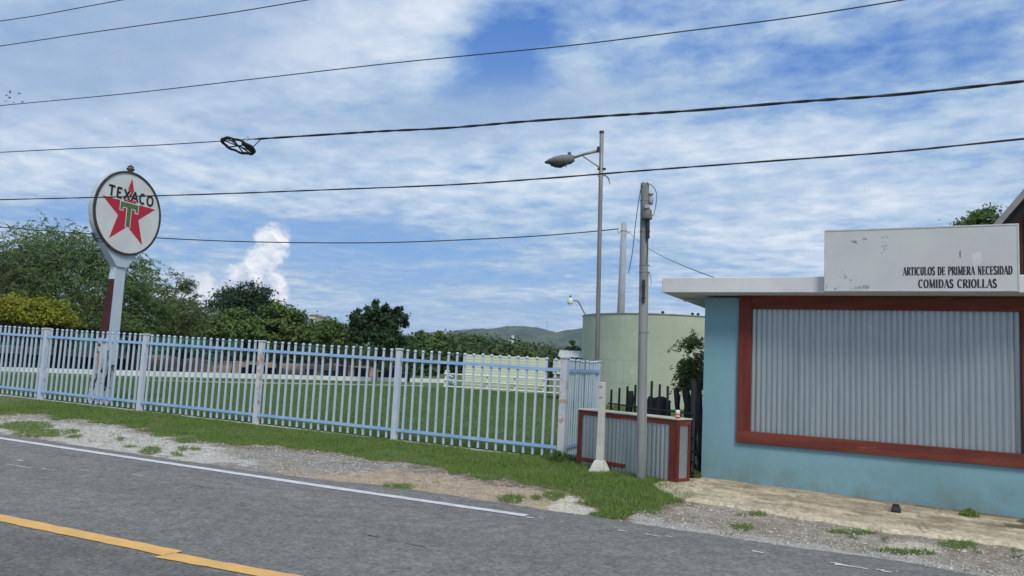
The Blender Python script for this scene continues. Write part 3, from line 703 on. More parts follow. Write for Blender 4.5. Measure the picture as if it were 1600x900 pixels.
def letters(bm, text, x0, x1, z0, h, y, thick=.15, thin=.055, serif=True, sans=False, grow=0.0, gap=.09):
    tot = sum(GL[c][0] + gap for c in text) - gap; sx = (x1-x0)/tot; x = x0; k = 0
    for c in text:
        w, st, sr = GL[c]
        for pts, kd in st:
            if sans and kd == 'N' and len(pts) == 2 and abs(pts[0][0]-pts[1][0]) < .001 and c in 'TCESL': continue
            if sans and c == 'C' and kd == 'N': continue
            P_ = [(x + px_*sx, z0 + pz*h) for px_, pz in pts]
            if sans: wf = lambda dx, dz: thick*h + grow
            elif kd == 'K': wf = lambda dx, dz: thick*h
            elif kd == 'N': wf = lambda dx, dz: thin*h
            else: wf = lambda dx, dz: (thin + (thick-thin)*abs(dz))*h
            stroke(bm, P_, wf, y - .00025*(k % 5)); k += 1
        if serif and not sans:
            for px_, pz in sr:
                zc = z0 + (pz*h - (.03*h if pz else -.03*h)); stroke(bm, [(x+(px_-.15)*sx, zc), (x+(px_+.15)*sx, zc)], lambda a, b: .055*h, y - .0003*(k % 5) - .0002); k += 1
        x += (w + gap)*sx

# ------------------------------------------------------------------ round star sign on its tapering pylon
TS = R(71.5)
base = on_z(172, 638, 0); D_ = 17.0
base = at(170, 637.5, 18.5); base.z = .14
SF = Frame((base.x, base.y, base.z), TS)
sg = thing('petrol_sign', 'round white sign with red star and green letter T on a tapering peeling pylon', 'sign', SF.o, TS)
cx_, cz = SF.px(201, 333.5, -.12)
Rr = 1.03
def disc(bm, r, y0, y1, n=56, c=(0,0)):
    prism_xz(bm, [(c[0]+r*math.cos(2*math.pi*i/n), c[1]+r*math.sin(2*math.pi*i/n)) for i in range(n)], y0, y1)
PT = cz - Rr - .18                                       # top of the pylon
fw = .15                                                  # half width of the pylon
bm = bmesh.new()
NZ = 24
yb = lambda z: .42 + (.10-.42) * min(1, z/PT)           # depth behind the front face
rings = []
for i in range(NZ+1):
    z = PT*i/NZ - (.15 if i == 0 else 0); rings.append([bm.verts.new(p) for p in ((-fw-.02*(1-i/NZ)+cx_, -.05, z), (fw+.02*(1-i/NZ)+cx_, -.05, z), (fw+cx_, yb(z), z), (-fw+cx_, yb(z), z))])
for a, b in zip(rings, rings[1:]):
    for k in range(4): bm.faces.new((a[k], a[(k+1)%4], b[(k+1)%4], b[k]))
bm.faces.new(rings[-1])
pyl = obj('pylon', bm, M['pylon'], sg)
pyl.data.materials.append(M['oldpaint']); pyl.data.materials.append(M['maroon'])
for p in pyl.data.polygons:
    z = p.center.z; side = p.normal.x < -.5
    if z < 1.35 and p.normal.y < -.5: p.material_index = 1
    if side: p.material_index = 1 if z < 1.65 else (2 if z < 2.95 else 0)
# clear blue paint still on the upper front strip of the lower pylon
obj('paint_patch', BOX(cx_-.09, cx_+.10, -.0545, -.052, .95, 1.36), M['pylon'], sg)
# cradle that widens under the disc
pts = [(cx_-fw-.01, PT-.02), (cx_+fw+.01, PT-.02), (cx_+.50, cz-.80), (cx_+.42, cz-.885)]
arcp = [(cx_+1.03*math.cos(R(a)), cz+1.03*math.sin(R(a))) for a in range(-62, -150, -8)]
pts = [(cx_-fw-.01, PT-.12), (cx_+fw+.01, PT-.12), (cx_+.17+.26, cz-.95)] + arcp + [(cx_-.80, cz-.62)]
bm = bmesh.new(); prism_xz(bm, pts, -.085, .12)
cr = obj('cradle', bm, M['pylon'], sg); cr.data.materials.append(M['navy'])
for p in cr.data.polygons:
    if p.normal.x < -.3 and abs(p.normal.y) < .5: p.material_index = 1
bm = bmesh.new(); disc(bm, Rr, -.115, .045, c=(cx_, cz)); obj('rim_drum', bm, M['rim'], sg)
bm = bmesh.new(); n = 64
ro, ri = Rr + .004, .982
vo = [[bm.verts.new((cx_+r*math.cos(2*math.pi*i/n), y, cz+r*math.sin(2*math.pi*i/n))) for i in range(n)] for r, y in ((ro,-.10),(ro,-.14),(ri,-.14),(ri,-.117))]
for a, b in zip(vo, vo[1:]):
    for i in range(n): bm.faces.new((a[i], b[i], b[(i+1)%n], a[(i+1)%n]))
bmesh.ops.recalc_face_normals(bm, faces=bm.faces)
obj('rim_ring', bm, M['rust'], sg)
bm = bmesh.new(); disc(bm, .986, -.122, -.116, c=(cx_, cz)); face = obj('sign_face', bm, M['enamel'], sg)
def starpts(r, k=.382):
    return [(cx_ + (r if i % 2 == 0 else r*k)*math.sin(math.pi*i/5), cz + (r if i % 2 == 0 else r*k)*math.cos(math.pi*i/5)) for i in range(10)]
bm = bmesh.new(); prism_xz(bm, starpts(.87), -.1245, -.1215); obj('star', bm, M['red_ink'], face)
bm = bmesh.new(); letters(bm, 'TEXACO', cx_-.67, cx_+.74, cz+.32, .245, -.1255, thick=.24, sans=True, grow=.035, gap=.10)
obj('lettering_outline', bm, M['enamel'], face)
bm = bmesh.new(); letters(bm, 'TEXACO', cx_-.67, cx_+.74, cz+.32, .245, -.1275, thick=.24, sans=True, gap=.10)
obj('lettering', bm, M['ink'], face)
def tee(g):
    return [(cx_+a, cz+b) for a, b in ((-.27-g,.25+g),(.27+g,.25+g),(.27+g,.05-g),(.20-g,.05-g),(.20-g,.13-g),(.06+g,.13-g),(.06+g,-.34-g),(-.06-g,-.34-g),(-.06-g,.13-g),(-.20+g,.13-g),(-.20+g,.05-g),(-.27-g,.05-g))]
bm = bmesh.new(); prism_xz(bm, tee(.022), -.1262, -.1240); obj('letter_outline', bm, M['enamel'], face)
bm = bmesh.new(); prism_xz(bm, tee(0), -.1285, -.1255); obj('letter', bm, M['green_ink'], face)
bm = bmesh.new(); lathe(bm, [(.09,0),(.10,.02),(.05,.04),(.085,.07),(.10,.10),(.06,.14),(.075,.155),(.03,.19),(.012,.21)], 12, (cx_, -.04, cz+Rr-.01)); obj('finial', bm, M['finial'], sg)

# ------------------------------------------------------------------ shop
shop = thing('shop_building', 'low blue roadside shop with white flat canopy and shuttered counter window', 'shop', BF.o, TB)
WL, _ = BF.px(1154, 560); WR, _ = BF.px(1607, 600)
z_out = BF.px(1153, 691)[1]; zt = 2.775; zb = -.16
SW, SD = 7.4, 5.0
bm = bmesh.new()
box(bm, 0, WL+.06, 0, .15, zb, zt); box(bm, WL+.06, WR-.06, 0, .15, zb, z_out+.06); box(bm, WR-.06, SW, 0, .15, zb, zt)
obj('front_wall', bm, M['blue_wall'], shop)
bm = bmesh.new(); box(bm, 0, .15, .15, SD, zb, zt); box(bm, SW-.15, SW, .15, SD, zb, zt); box(bm, .15, SW-.15, SD-.15, SD, zb, zt)
obj('side_walls', bm, M['blue_wall'], shop)
obj('footing', BOX(.35, SW, -.035, 0-.002, -.2, .012), M['foundation'], shop).rotation_euler = (0, .012, 0)
OH = .46
fl = BF.px(1034.5, 447, -OH)[0]
can_t = BF.px(1036, 434, -OH)[1]; can_b = BF.px(1036, 457, -OH)[1]
obj('canopy', BOX(fl, SW+.3, -OH, SD+.3, can_b, can_t), M['white_fascia'], shop, bevel=.008)
print('canopy', fl, can_b, can_t, 'window', WL, WR, z_out)
zt = min(zt, can_b)
# window frame boards
fi_l = BF.px(1173.5, 560, -.04)[0]; fi_b = BF.px(1172, 674, -.04)[1]; fi_t = BF.px(1175, 482, -.04)[1]; fi_r = BF.px(1597, 600, -.04)[0]
fr = obj('frame_board', BOX(WL, WR+.1, -.045, .02, z_out, fi_b), M['wood_red'], shop, bevel=.004)
obj('frame_board', BOX(WL, fi_l, -.043, .02, fi_b+.002, can_b-.004), M['wood_red_v'], shop, bevel=.004)
obj('frame_board', BOX(fi_l+.002, WR+.1, -.042, .02, fi_t, can_b-.004), M['wood_red'], shop, bevel=.004)
obj('frame_board', BOX(fi_r, WR+.1, -.043, .02, fi_b+.002, fi_t-.002), M['wood_red_v'], shop, bevel=.004)
def corr(bm, x0, x1, z0, z1, y, pitch=.0762, amp=.0125, seg=14, yaw=None):
    n = int((x1-x0)/pitch*seg); A = []; B = []
    for i in range(n+1):
        x = x0 + (x1-x0)*i/n; s = math.sin(2*math.pi*x/pitch); yy = y - amp*(abs(math.sin(math.pi*x/pitch))**.55*2-1)
        A.append(bm.verts.new((x, yy, z0))); B.append(bm.verts.new((x, yy, z1)))
    for i in range(n): bm.faces.new((A[i], A[i+1], B[i+1], B[i]))
xs = fi_l - .02; k = 0; pitch = .0762
while xs < fi_r:
    xe = min(xs + 9*pitch + .02, fi_r + .02); bm = bmesh.new(); corr(bm, xs, xe, fi_b-.01, fi_t+.01, .035 - .0035*(k % 2), pitch)
    obj('corrugated_sheet', bm, M['galv'], shop, smooth=True); xs += 9*pitch; k += 1
obj('room_back', BOX(.16, SW-.16, .3, .34, zb, can_b-.05), M['dark_soffit'], shop)
bm = TUBE([(.0,0,0),(-.10,-.04,.0),(-.20,-.07,.005)], [.02,.018,.03], 8)
o = obj('soffit_lamp', bm, M['white_fascia'], shop); o.location = (-.26, .55, can_b-.03)
# sign box on the canopy edge
sgy = -OH-.115
sl, szb = BF.px(1287.5, 455.5, sgy); sr_, szt = BF.px(1592, 350.5, sgy); szt2 = BF.px(1287.5, 358.5, sgy)[1]
szt = (szt + szt2)/2; szb = max(szb, can_b-.02)
box_o = BF.w(sl, sgy, szb)
sb = thing('shop_sign', 'long white box sign with black serif lettering mounted on the shop canopy edge', 'sign', box_o, TB)
Wd, Hd = sr_-sl, szt-szb
print('signbox', Wd, Hd, szb)
obj('panel', BOX(.02, Wd-.02, -.0, .10, .02, Hd-.02), M['sign_white'], sb)
for a in ((0, Wd, -.006, .112, Hd-.022, Hd), (0, Wd, -.006, .112, 0, .022), (0, .022, -.0055, .112, .0225, Hd-.0225), (Wd-.022, Wd, -.0055, .112, .0225, Hd-.0225)):
    obj('edge_trim', BOX(*a), M['alu'], sb, bevel=.003)
def sloc(px, py):
    x, z = BF.px(px, py, sgy); return x - sl, z - szb
bm = bmesh.new()
x0, z0 = sloc(1411, 430.5); x1, z1 = sloc(1582, 429.5); ztop = sloc(1411, 417.5)[1]
letters(bm, 'ARTICULOS DE PRIMERA NECESIDAD', x0, x1, z0, (ztop-z0), -.0015, thick=.145, thin=.06)
a0_, b0 = sloc(1435, 450); a1_, b1 = sloc(1557.5, 450); bt = sloc(1435, 436.8)[1]
letters(bm, 'COMIDAS CRIOLLAS', a0_, a1_, b0, (bt-b0), -.0015, thick=.17, thin=.065)
obj('lettering', bm, M['ink'], sb)
def flat(name, pts, mtl, y=-.001):
    bm = bmesh.new(); bm.faces.new([bm.verts.new((*((lambda q: (q[0], y, q[1]))(sloc(*p))),)) for p in pts]); return obj(name, bm, mtl, sb)
flat('paper_scrap', [(1518,396),(1533,393),(1534,412),(1520,415)], M['paper'])
flat('paper_scrap', [(1534.5,397),(1553,396),(1553,413),(1534.5,412)], M['sign_white'], -.0018)
flat('paint_smudge', [(1328,377),(1332,375.5),(1340,376.5),(1338,379),(1341,382),(1335,379.5)], M['smudge'])
flat('paint_smudge', [(1499,393),(1501,391.5),(1501,402),(1499.5,403)], mat('red_smear', (.25,.05,.05)))
mm = bmesh.new()
for (cx0, cy0, rx, ry, nn) in ((1320,433,8,9,22),(1350,449,14,4,34),(1290,450,3,7,14),(1306,451,4,3,10),(1382,386,5,14,14),(1352,373,9,2,8),(1380,371,8,1.5,6),(1335,451,10,4,14)):
    for i in range(nn):
        a = rnd.gauss(cx0, rx*.45), rnd.gauss(cy0, ry*.45); q = sloc(*a); s_ = rnd.uniform(.003,.012); r_ = rnd.uniform(.3, 1.2)
        if not (.03 < q[0] < Wd-.03 and .03 < q[1] < Hd-.03): continue
        y = -.0012 - .00003*i
        mm.faces.new([mm.verts.new(p) for p in ((q[0]-s_, y, q[1]-s_*r_), (q[0]+s_*r_, y, q[1]-s_*.4), (q[0]+s_*.6, y, q[1]+s_*r_), (q[0]-s_*.7, y, q[1]+s_*.5))])
o = obj('paint_flecks', mm, M['smudge'], sb); o['kind'] = 'stuff'
# black floodlight on the pavement
q = BF.w(*((lambda p: (p[0], p[1]))(shop_s(on_z(1400, 796, .02)))), .0)
q.z = .028 - .015*shop_s(q)[0] - .012
fld = thing('floodlight', 'small black floodlight sitting on the pavement against the blue wall', 'floodlight', q + Vector((0, 0, .01)), TB)
bm = bmesh.new(); prism_xz(bm, [(-.05,0),(.05,0),(.042,.085),(.03,.10),(-.03,.10),(-.042,.085)], -.04, .04); obj('housing', bm, M['plastic_black'], fld, bevel=.004)
obj('bracket', BOX(-.058, -.051, -.015, .015, 0, .06), M['plastic_black'], fld); obj('bracket', BOX(.051, .058, -.015, .015, 0, .06), M['plastic_black'], fld)
obj('lens', BOX(-.032, .032, -.046, -.041, .02, .075), M['lens'], fld)

# ------------------------------------------------------------------ counter clad in corrugated steel
A, B = on_z(900, 729), on_z(1053, 756.5)
dAB = B - A; Lc = dAB.length; tc_ = math.atan2(dAB.y, dAB.x)
CF = Frame(A, tc_); cH = CF.px(905, 642.5)[1]; cH2 = CF.px(1053, 654)[1]; cH = (cH+cH2)/2; cD = .34
print('counter', A, Lc, math.degrees(tc_), cH)
ct = thing('counter', 'waist high stall counter of corrugated steel framed in dark red boards', 'counter', A, tc_)
bw = .072
def rb(*a, v=False): return obj('frame_board', BOX(*a), M['wood_red_v' if v else 'wood_red'], ct, bevel=.003)
rb(0, Lc, 0, .04, cH-bw, cH); rb(0, bw, 0, .04, .02, cH-bw-.002, v=True); rb(Lc-.105, Lc-.002, 0, .04, 0, cH-bw-.002, v=True)
rb(bw+.002, Lc*.52, 0, .04, .10, .10+bw*.9); rb(Lc*.74, Lc-.122, 0, .04, -.02, .035)
rb(Lc, Lc+.04, -.002, .06, 0, cH-.01, v=True); rb(Lc, Lc+.035, cD-.04, cD, 0, cH-bw, v=True); rb(Lc, Lc+.035, .062, cD, cH-bw, cH-.01); rb(Lc, Lc+.035, .062, cD-.042, 0, .07)
bm = bmesh.new(); corr(bm, bw-.01, Lc*.5, .0, cH-.04, .026, .0762, .0125); obj('corrugated_sheet', bm, M['galv'], ct, smooth=True)
bm = bmesh.new(); corr(bm, Lc*.49, Lc-.10, -.01, cH-.04, .022, .0762, .0125); obj('corrugated_sheet', bm, M['galv'], ct, smooth=True)
obj('side_sheet', BOX(Lc+.005, Lc+.012, .06, cD-.04, .06, cH-bw), M['galv'], ct)
obj('countertop', BOX(-.01, Lc+.045, -.01, cD+.02, cH+.002, cH+.022), M['counter_top'], ct, bevel=.003)
obj('back_board', BOX(0, Lc, cD-.02, cD, 0, cH), M['old_wood'], ct)
q = at(1052.5, 652, 10.97)
can = thing('drink_can', 'red and white drink can standing on the right end of the counter', 'can', CF.w(Lc-.03, .09, cH+.022), 0)
bm = bmesh.new(); lathe(bm, [(.024,0),(.033,.008),(.033,.06)], 16); obj('can_body', bm, M['can_red'], can, smooth=True)
bm = bmesh.new(); lathe(bm, [(.0331,.0605),(.0331,.105),(.026,.118),(.026,.121)], 16); obj('can_top', bm, M['can_white'], can, smooth=True)
bm = bmesh.new(); lathe(bm, [(.0334,.028),(.0334,.040)], 16); obj('can_stripe', bm, M['can_white'], can)

# square concrete post with flared foot
pb = on_z(936.5, 739); PTh = R(-35)
ph = CAMZ + (575 - 596.5)/F*pb.y
sq = thing('square_post', 'short square white concrete post with two bolt pairs and flared foot before the counter', 'post', pb, PTh)
bm = bmesh.new(); w0, w1 = .050, .039
vs = [bm.verts.new(p) for p in ((-w0,-w0,.16),(w0,-w0,.16),(w0,w0,.16),(-w0,w0,.16),(-w1,-w1,ph),(w1,-w1,ph),(w1,w1,ph),(-w1,w1,ph))]
for f in ((0,3,2,1),(4,5,6,7),(0,1,5,4),(1,2,6,5),(2,3,7,6),(3,0,4,7)): bm.faces.new([vs[i] for i in f])
obj('shaft', bm, M['pale_concrete'], sq, bevel=.005)
bm = bmesh.new(); w0, w1 = .125, .066
vs = [bm.verts.new(p) for p in ((-w0,-w0,-.03),(w0,-w0,-.03),(w0,w0,-.03),(-w0,w0,-.03),(-w0,-w0,.03),(w0,-w0,.03),(w0,w0,.03),(-w0,w0,.03),(-w1,-w1,.19),(w1,-w1,.19),(w1,w1,.19),(-w1,w1,.19))]
for f in ((0,3,2,1),(8,9,10,11),(0,1,5,4),(1,2,6,5),(2,3,7,6),(3,0,4,7),(4,5,9,8),(5,6,10,9),(6,7,11,10),(7,4,8,11)): bm.faces.new([vs[i] for i in f])
obj('foot', bm, M['pale_concrete'], sq, bevel=.008)
for zc in (ph-.07, ph-.235):
    for xx in (-.014, .014):
        bm = bmesh.new(); tube(bm, [(xx,-.038,zc),(xx,-.052,zc)], .007, 8); obj('bolt', bm, M['rust'], sq)

# ------------------------------------------------------------------ concrete utility pole
ub = on_z(1001, 751); uh = CAMZ + (578.5-283)/F*ub.y*1.0
up = thing('utility_pole', 'thick grey concrete utility pole with canisters and straps in front of the counter', 'utility pole', ub)
up.rotation_euler = (0, -.018, 0)
bm = bmesh.new(); lathe(bm, [(.068,-.1),(.066,.4),(.064,uh-.06),(.066,uh-.055),(.066,uh)], 20); obj('pole_shaft', bm, M['pole_conc'], up, smooth=False)
def uz(py): return CAMZ + (578.5-py)/F*ub.y
for py in (414, 425, 310, 360, 520, 672):
    bm = bmesh.new(); r_ = .069; lathe(bm, [(r_-.003, -.008),(r_,-.006),(r_,.006),(r_-.003,.008)], 20, (0,0,uz(py))); o = obj('strap', bm, M['pole_steel'], up)
    obj('strap_buckle', BOX(r_-.002, r_+.022, -.012, .012, uz(py)-.008, uz(py)+.008), M['pole_steel'], o)
bm = bmesh.new(); lathe(bm, [(.030,uz(317)),(.034,uz(315)),(.034,uz(306)),(.02,uz(305)),(.02,uz(303)),(.042,uz(301)),(.042,uz(299.5))], 14, (.085,-.03,0)); obj('small_canister', bm, M['pole_steel'], up, smooth=True)
bm = bmesh.new(); lathe(bm, [(.080,uz(342)),(.083,uz(341)),(.074,uz(328)),(.045,uz(325)),(.045,uz(320)),(.03,uz(319))], 18, (.02,-.08,0)); obj('large_canister', bm, M['lamp_grey'], up, smooth=True)
obj('name_plate', BOX(-.03, .045, -.168, -.163, uz(326), uz(320)), M['far_pole'], up)
bm = bmesh.new(); box(bm, .018, .062, -.115, -.07, uz(373), uz(343)); obj('conduit', bm, M['plastic_black'], up, bevel=.004).rotation_euler = (0, .0, 0)
bm = bmesh.new(); box(bm, -.028, .008, -.085, -.06, uz(474), uz(438)); box(bm, -.04, .016, -.084, -.062, uz(449), uz(446)); box(bm, -.04, .016, -.084, -.062, uz(468), uz(465)); obj('bracket', bm, M['plastic_black'], up)
def pp(px, py, off=-.06): 
    v = at(px, py, ub.y + off) - ub; return Matrix.Rotation(.018, 3, 'Y') @ v
def wobbly(pts, k=6):
    out = []
    P_ = [Vector(p) for p in pts]; P_ = [P_[0]] + P_ + [P_[-1]]
    for i in range(1, len(P_)-2):
        for t in range(k):
            t_ = t/k; a, b, c, d = P_[i-1:i+3]
            out.append(.5*((2*b)+(c-a)*t_+(2*a-5*b+4*c-d)*t_*t_+(3*b-a-3*c+d)*t_**3))
    out.append(P_[-2]); return out
for pts, r_ in (([(1008,288),(1016,288),(1024,297),(1026,310),(1023,330),(1020,337),(1016,330),(1014,318)], .005),
                ([(1003,290),(1000,302),(993,350),(988,395),(982,427)], .006),
                ([(1011,373),(1012,390),(1010,414)], .005), ([(1013,425),(1017,434),(1017,446)], .004)):
    obj('loose_cable', TUBE(wobbly([pp(*p) for p in pts]), r_, 6), M['cable'], up)
obj('cable_cover', TUBE([(.068, -.02, .3), (.066, -.02, uz(490)), (.066,-.02,uz(425))], .006, 6), M['far_pole'], up)
bm = bmesh.new()
for k in range(5):
    a = k*1.25+.3; tube(bm, [(.05*math.cos(a), .05*math.sin(a), uh-.004), (.05*math.cos(a), .05*math.sin(a), uh+.02)], .007, 6)
obj('bolt_ring', bm, M['rust'], up)

# ------------------------------------------------------------------ street lamp
lb = at(934, 600, 15.15); lb.z = 0; lh = at(941, 205, 15.15).z
sl_ = thing('street_lamp', 'slim grey street lamp with cobra head reaching left above the fence end', 'street lamp', lb); sl_.rotation_euler = (0, -.018, 0)
lx = lambda px, py, off=0: Matrix.Rotation(.018, 3, 'Y') @ (at(px, py, 15.15+off) - lb)
bm = bmesh.new(); lathe(bm, [(.046,0),(.045,2.2),(.043,lx(938,300).z),(.043,lh)], 14); obj('pole_shaft', bm, M['pole_steel'], sl_, smooth=True)
bm = bmesh.new(); lathe(bm, [(.044,lh-.002),(.049,lh+.0),(.049,lh-.05),(.044,lh-.055)][::-1], 14); obj('pole_cap', bm, M['rust'], sl_)
za = lx(938, 234).z; zb_ = lx(938, 264).z
arm0 = lx(933, 236); arm1 = lx(893, 247.5, .12)
obj('arm', TUBE([arm0, (arm0+arm1)/2 + Vector((0,0,.012)), arm1], [.03,.028,.026], 10), M['pole_steel'], sl_, smooth=True)
obj('brace', TUBE([lx(939,263), lx(911,244,.07)], .016, 8), M['pole_steel'], sl_)
obj('clamp', BOX(-.09, -.045, -.05, .05, za-.05, za+.055), M['plastic_black'], sl_); obj('clamp', BOX(-.07, .095, -.035, .035, zb_-.018, zb_+.018), M['plastic_black'], sl_)
hd = empty('lamp_head', arm1, math.atan2(.12, -1)); hd.parent = sl_
hd.rotation_euler = (0, R(9), math.pi - .1)
bm = bmesh.new()
secs = [(-.06,.06,.055,.07),(.03,.10,.085,.12),(.18,.13,.10,.125),(.34,.13,.085,.09),(.46,.10,.055,.055),(.56,.04,.015,.02)]
rr = []
for (x, w, t, b_) in secs:
    rr.append([bm.verts.new((x, w*math.cos(a), (t if math.sin(a) > 0 else b_)*math.sin(a))) for a in [2*math.pi*k/12 for k in range(12)]])
for a, b_ in zip(rr, rr[1:]):
    for k in range(12): bm.faces.new((a[k], a[(k+1)%12], b_[(k+1)%12], b_[k]))
bm.faces.new(rr[0][::-1]); bm.faces.new(rr[-1]); bmesh.ops.recalc_face_normals(bm, faces=bm.faces)
obj('housing', bm, M['lamp_grey'], hd, smooth=True)
bm = bmesh.new()
rr = []
for (x, w, b_) in ((.15,.11,.12),(.25,.115,.15),(.36,.11,.12),(.45,.07,.07)):
    rr.append([bm.verts.new((x, w*math.cos(a), -.02 + b_*math.sin(a))) for a in [math.pi + math.pi*k/8 for k in range(9)]])
for a, b_ in zip(rr, rr[1:]):
    for k in range(8): bm.faces.new((a[k], a[k+1], b_[k+1], b_[k]))
bm.faces.new(rr[0]); bm.faces.new(rr[-1][::-1]); bmesh.ops.recalc_face_normals(bm, faces=bm.faces)
obj('lens', bm, M['lens'], hd)
bm = bmesh.new(); lathe(bm, [(.035,.05),(.035,.13),(.03,.135)], 12, (.03,0,0)); obj('photocell', bm, M['navy'], hd)
obj('latch', BOX(.12, .145, -.02, .02, -.16, -.06), M['lamp_grey'], hd)
obj('wire_clamp', TUBE([lx(933.5,275), lx(946,274), lx(951,279), lx(953,288)], [.012,.018,.016,.007], 6), M['pole_steel'], sl_)

# ------------------------------------------------------------------ black iron gate, wooden posts, shrub between counter and shop
def pickets(t, spots, x_of):
    pass
g0 = Vector((2.82, 11.62, 0)); g1 = Vector((1.80, 13.75, 0)); gd = (g1-g0); gl = gd.length; gth = math.atan2(gd.y, gd.x)
GF = Frame(g0, gth)
gt = thing('iron_gate', 'black iron picket gate with arched top between the counter and the shop', 'gate', g0, gth)
gpx = [(955.5,610),(968,607.5),(980.5,605),(993,603),(1018.5,597),(1031,602),(1043.5,605),(1083,618)]
gx = [GF.px(px, py) for px, py in gpx]
print('gate', gl, [tuple(round(v,2) for v in g) for g in gx])
for (x, z) in gx:
    bm = BOX(x-.014, x+.014, -.014, .014, .03, z-.02); lathe(bm, [(.012,z-.02),(.024,z-.005),(.02,z+.012),(.004,z+.022)], 6, (x,0,0)); obj('picket', bm, M['iron_black'], gt)
for (x0_, x1_, za_, zb2) in ((gx[7][0]-.1, gx[0][0]+.05, .98, .98), (gx[7][0]-.1, gx[4][0], .42, .42), (gx[7][0]-.1, gx[4][0], .27, .27), (gx[7][0]-.1, gx[0][0]+.05, .10, .10), (gx[7][0]-.1, gx[4][0], .62, .62)):
    obj('rail', BOX(x0_, x1_, .016, .034, za_-.014, za_+.014), M['iron_black'], gt)
obj('post', BOX(-.06, -.01, -.025, .025, 0, 1.5), M['iron_black'], gt)
bm = TUBE([(-.02,.0,.3),(.12,.0,.36),(.20,.0,.5)], .008, 6); tube(bm, [(-.02,.0,.8),(.10,.0,.74),(.18,.0,.6)], .008, 6); obj('scroll', bm, M['iron_black'], gt)
for i, (px, top, bot, wpx, lean, Dp, lab) in enumerate(((986.5,611,700,11,.10,13.6,'weathered grey wooden post seen behind the gate nearest the utility pole left side'),
        (1056,607,700,9,-.12,12.9,'thin leaning old wooden post behind the black gate'),
        (1072,605,700,13,-.10,12.9,'thick gnarled wooden post behind the gate left of the darkest post'),
        (1091,598,700,12,-.06,12.4,'darkest crooked wooden post hard against the blue wall'))):
    b0 = at(px, top, Dp); hh = b0.z; b0.z = 0; t = thing('wooden_post', lab, 'post', b0, 0, 'old wooden fence posts behind the gate'); r_ = wpx/2/F*Dp
    pts = []; rad = []
    for k in range(10):
        z = hh*k/9; pts.append((lean*(z-hh)*1.0 + rnd.uniform(-.012,.012), rnd.uniform(-.01,.01), z)); rad.append(r_*rnd.uniform(.8,1.15)*(1 if k < 9 else .75))
    obj('trunk', TUBE(pts, rad, 8), M['old_wood'], t)
b0 = at(1029, 622, 13.3); b0.z = 0
t = thing('dark_stump', 'broad blackened tree stump behind the middle of the black gate', 'stump', b0)
bm = bmesh.new(); lathe(bm, [(.24,0),(.22,.5),(.20,.9),(.215,1.08),(.19,1.13),(.15,1.08)], 14)
for v in bm.verts: v.co.x *= rnd.uniform(.9,1.1); v.co.y *= rnd.uniform(.9,1.1); v.co.z += rnd.uniform(-.03,.03)
obj('stump_wood', bm, M['old_wood'], t)

# ------------------------------------------------------------------ trees
def leaf_quads(C, D1, D2, L_, W_):
    """rhombic leaves: centre C, long axis D1, short axis D2"""
    a = C - D1*L_[:,None]; b = C + D2*W_[:,None]; c = C + D1*L_[:,None]; d = C - D2*W_[:,None]
    return np.stack([a,b,c,d],1).reshape(-1,3)
def unit(v): return v / (np.linalg.norm(v, axis=1, keepdims=True) + 1e-9)
def crown_feather(g, cen, rad, twigs, leaves, size, droop):
    """twigs radiate from every clump and droop; narrow leaflets sit along them"""
    C = []; D1 = []; 
    n = len(cen)*twigs
    o = np.repeat(cen, twigs, 0); r = np.repeat(rad, twigs)
    d = unit(g.normal(0, 1, (n,3)) * np.array([1,1,.45]) + np.array([0,0,.22]))
    ln = r * g.uniform(.6, 1.3, n); o = o + g.normal(0,1,(n,3)) * (r*.28)[:,None] * np.array([1,1,.5])
    t = g.uniform(.15, 1, (n, leaves)); 
    p = o[:,None,:] + d[:,None,:]*(ln[:,None]*t)[:,:,None]
    p[:,:,2] -= droop * ln[:,None] * t**2
    tan = d[:,None,:].repeat(leaves,1); tan[:,:,2] -= 2*droop*t
    P = p.reshape(-1,3) + g.normal(0, .035, (n*leaves,3)); T = unit(tan.reshape(-1,3) + g.normal(0,.55,(n*leaves,3)))
    S = unit(np.cross(T, g.normal(0,1,(n*leaves,3))))
    k = n*leaves
    return leaf_quads(P, T, S, size*g.uniform(.7,1.3,k), size*.32*g.uniform(.7,1.3,k))
def crown_leafy(g, cen, rad, per, size, flat=.7, asp=.55):
    n = len(cen)*per; o = np.repeat(cen, per, 0); r = np.repeat(rad, per)
    d = g.normal(0,1,(n,3)); P = o + d*(r*.46)[:,None]*np.array([1,1,flat]); d = unit(d)
    nor = unit(d + np.array([0,0,.5]) + g.normal(0,.6,(n,3)))
    T = unit(np.cross(nor, g.normal(0,1,(n,3)))); S = np.cross(nor, T)
    return leaf_quads(P, T, S, size*g.uniform(.6,1.3,n), size*asp*g.uniform(.7,1.3,n))
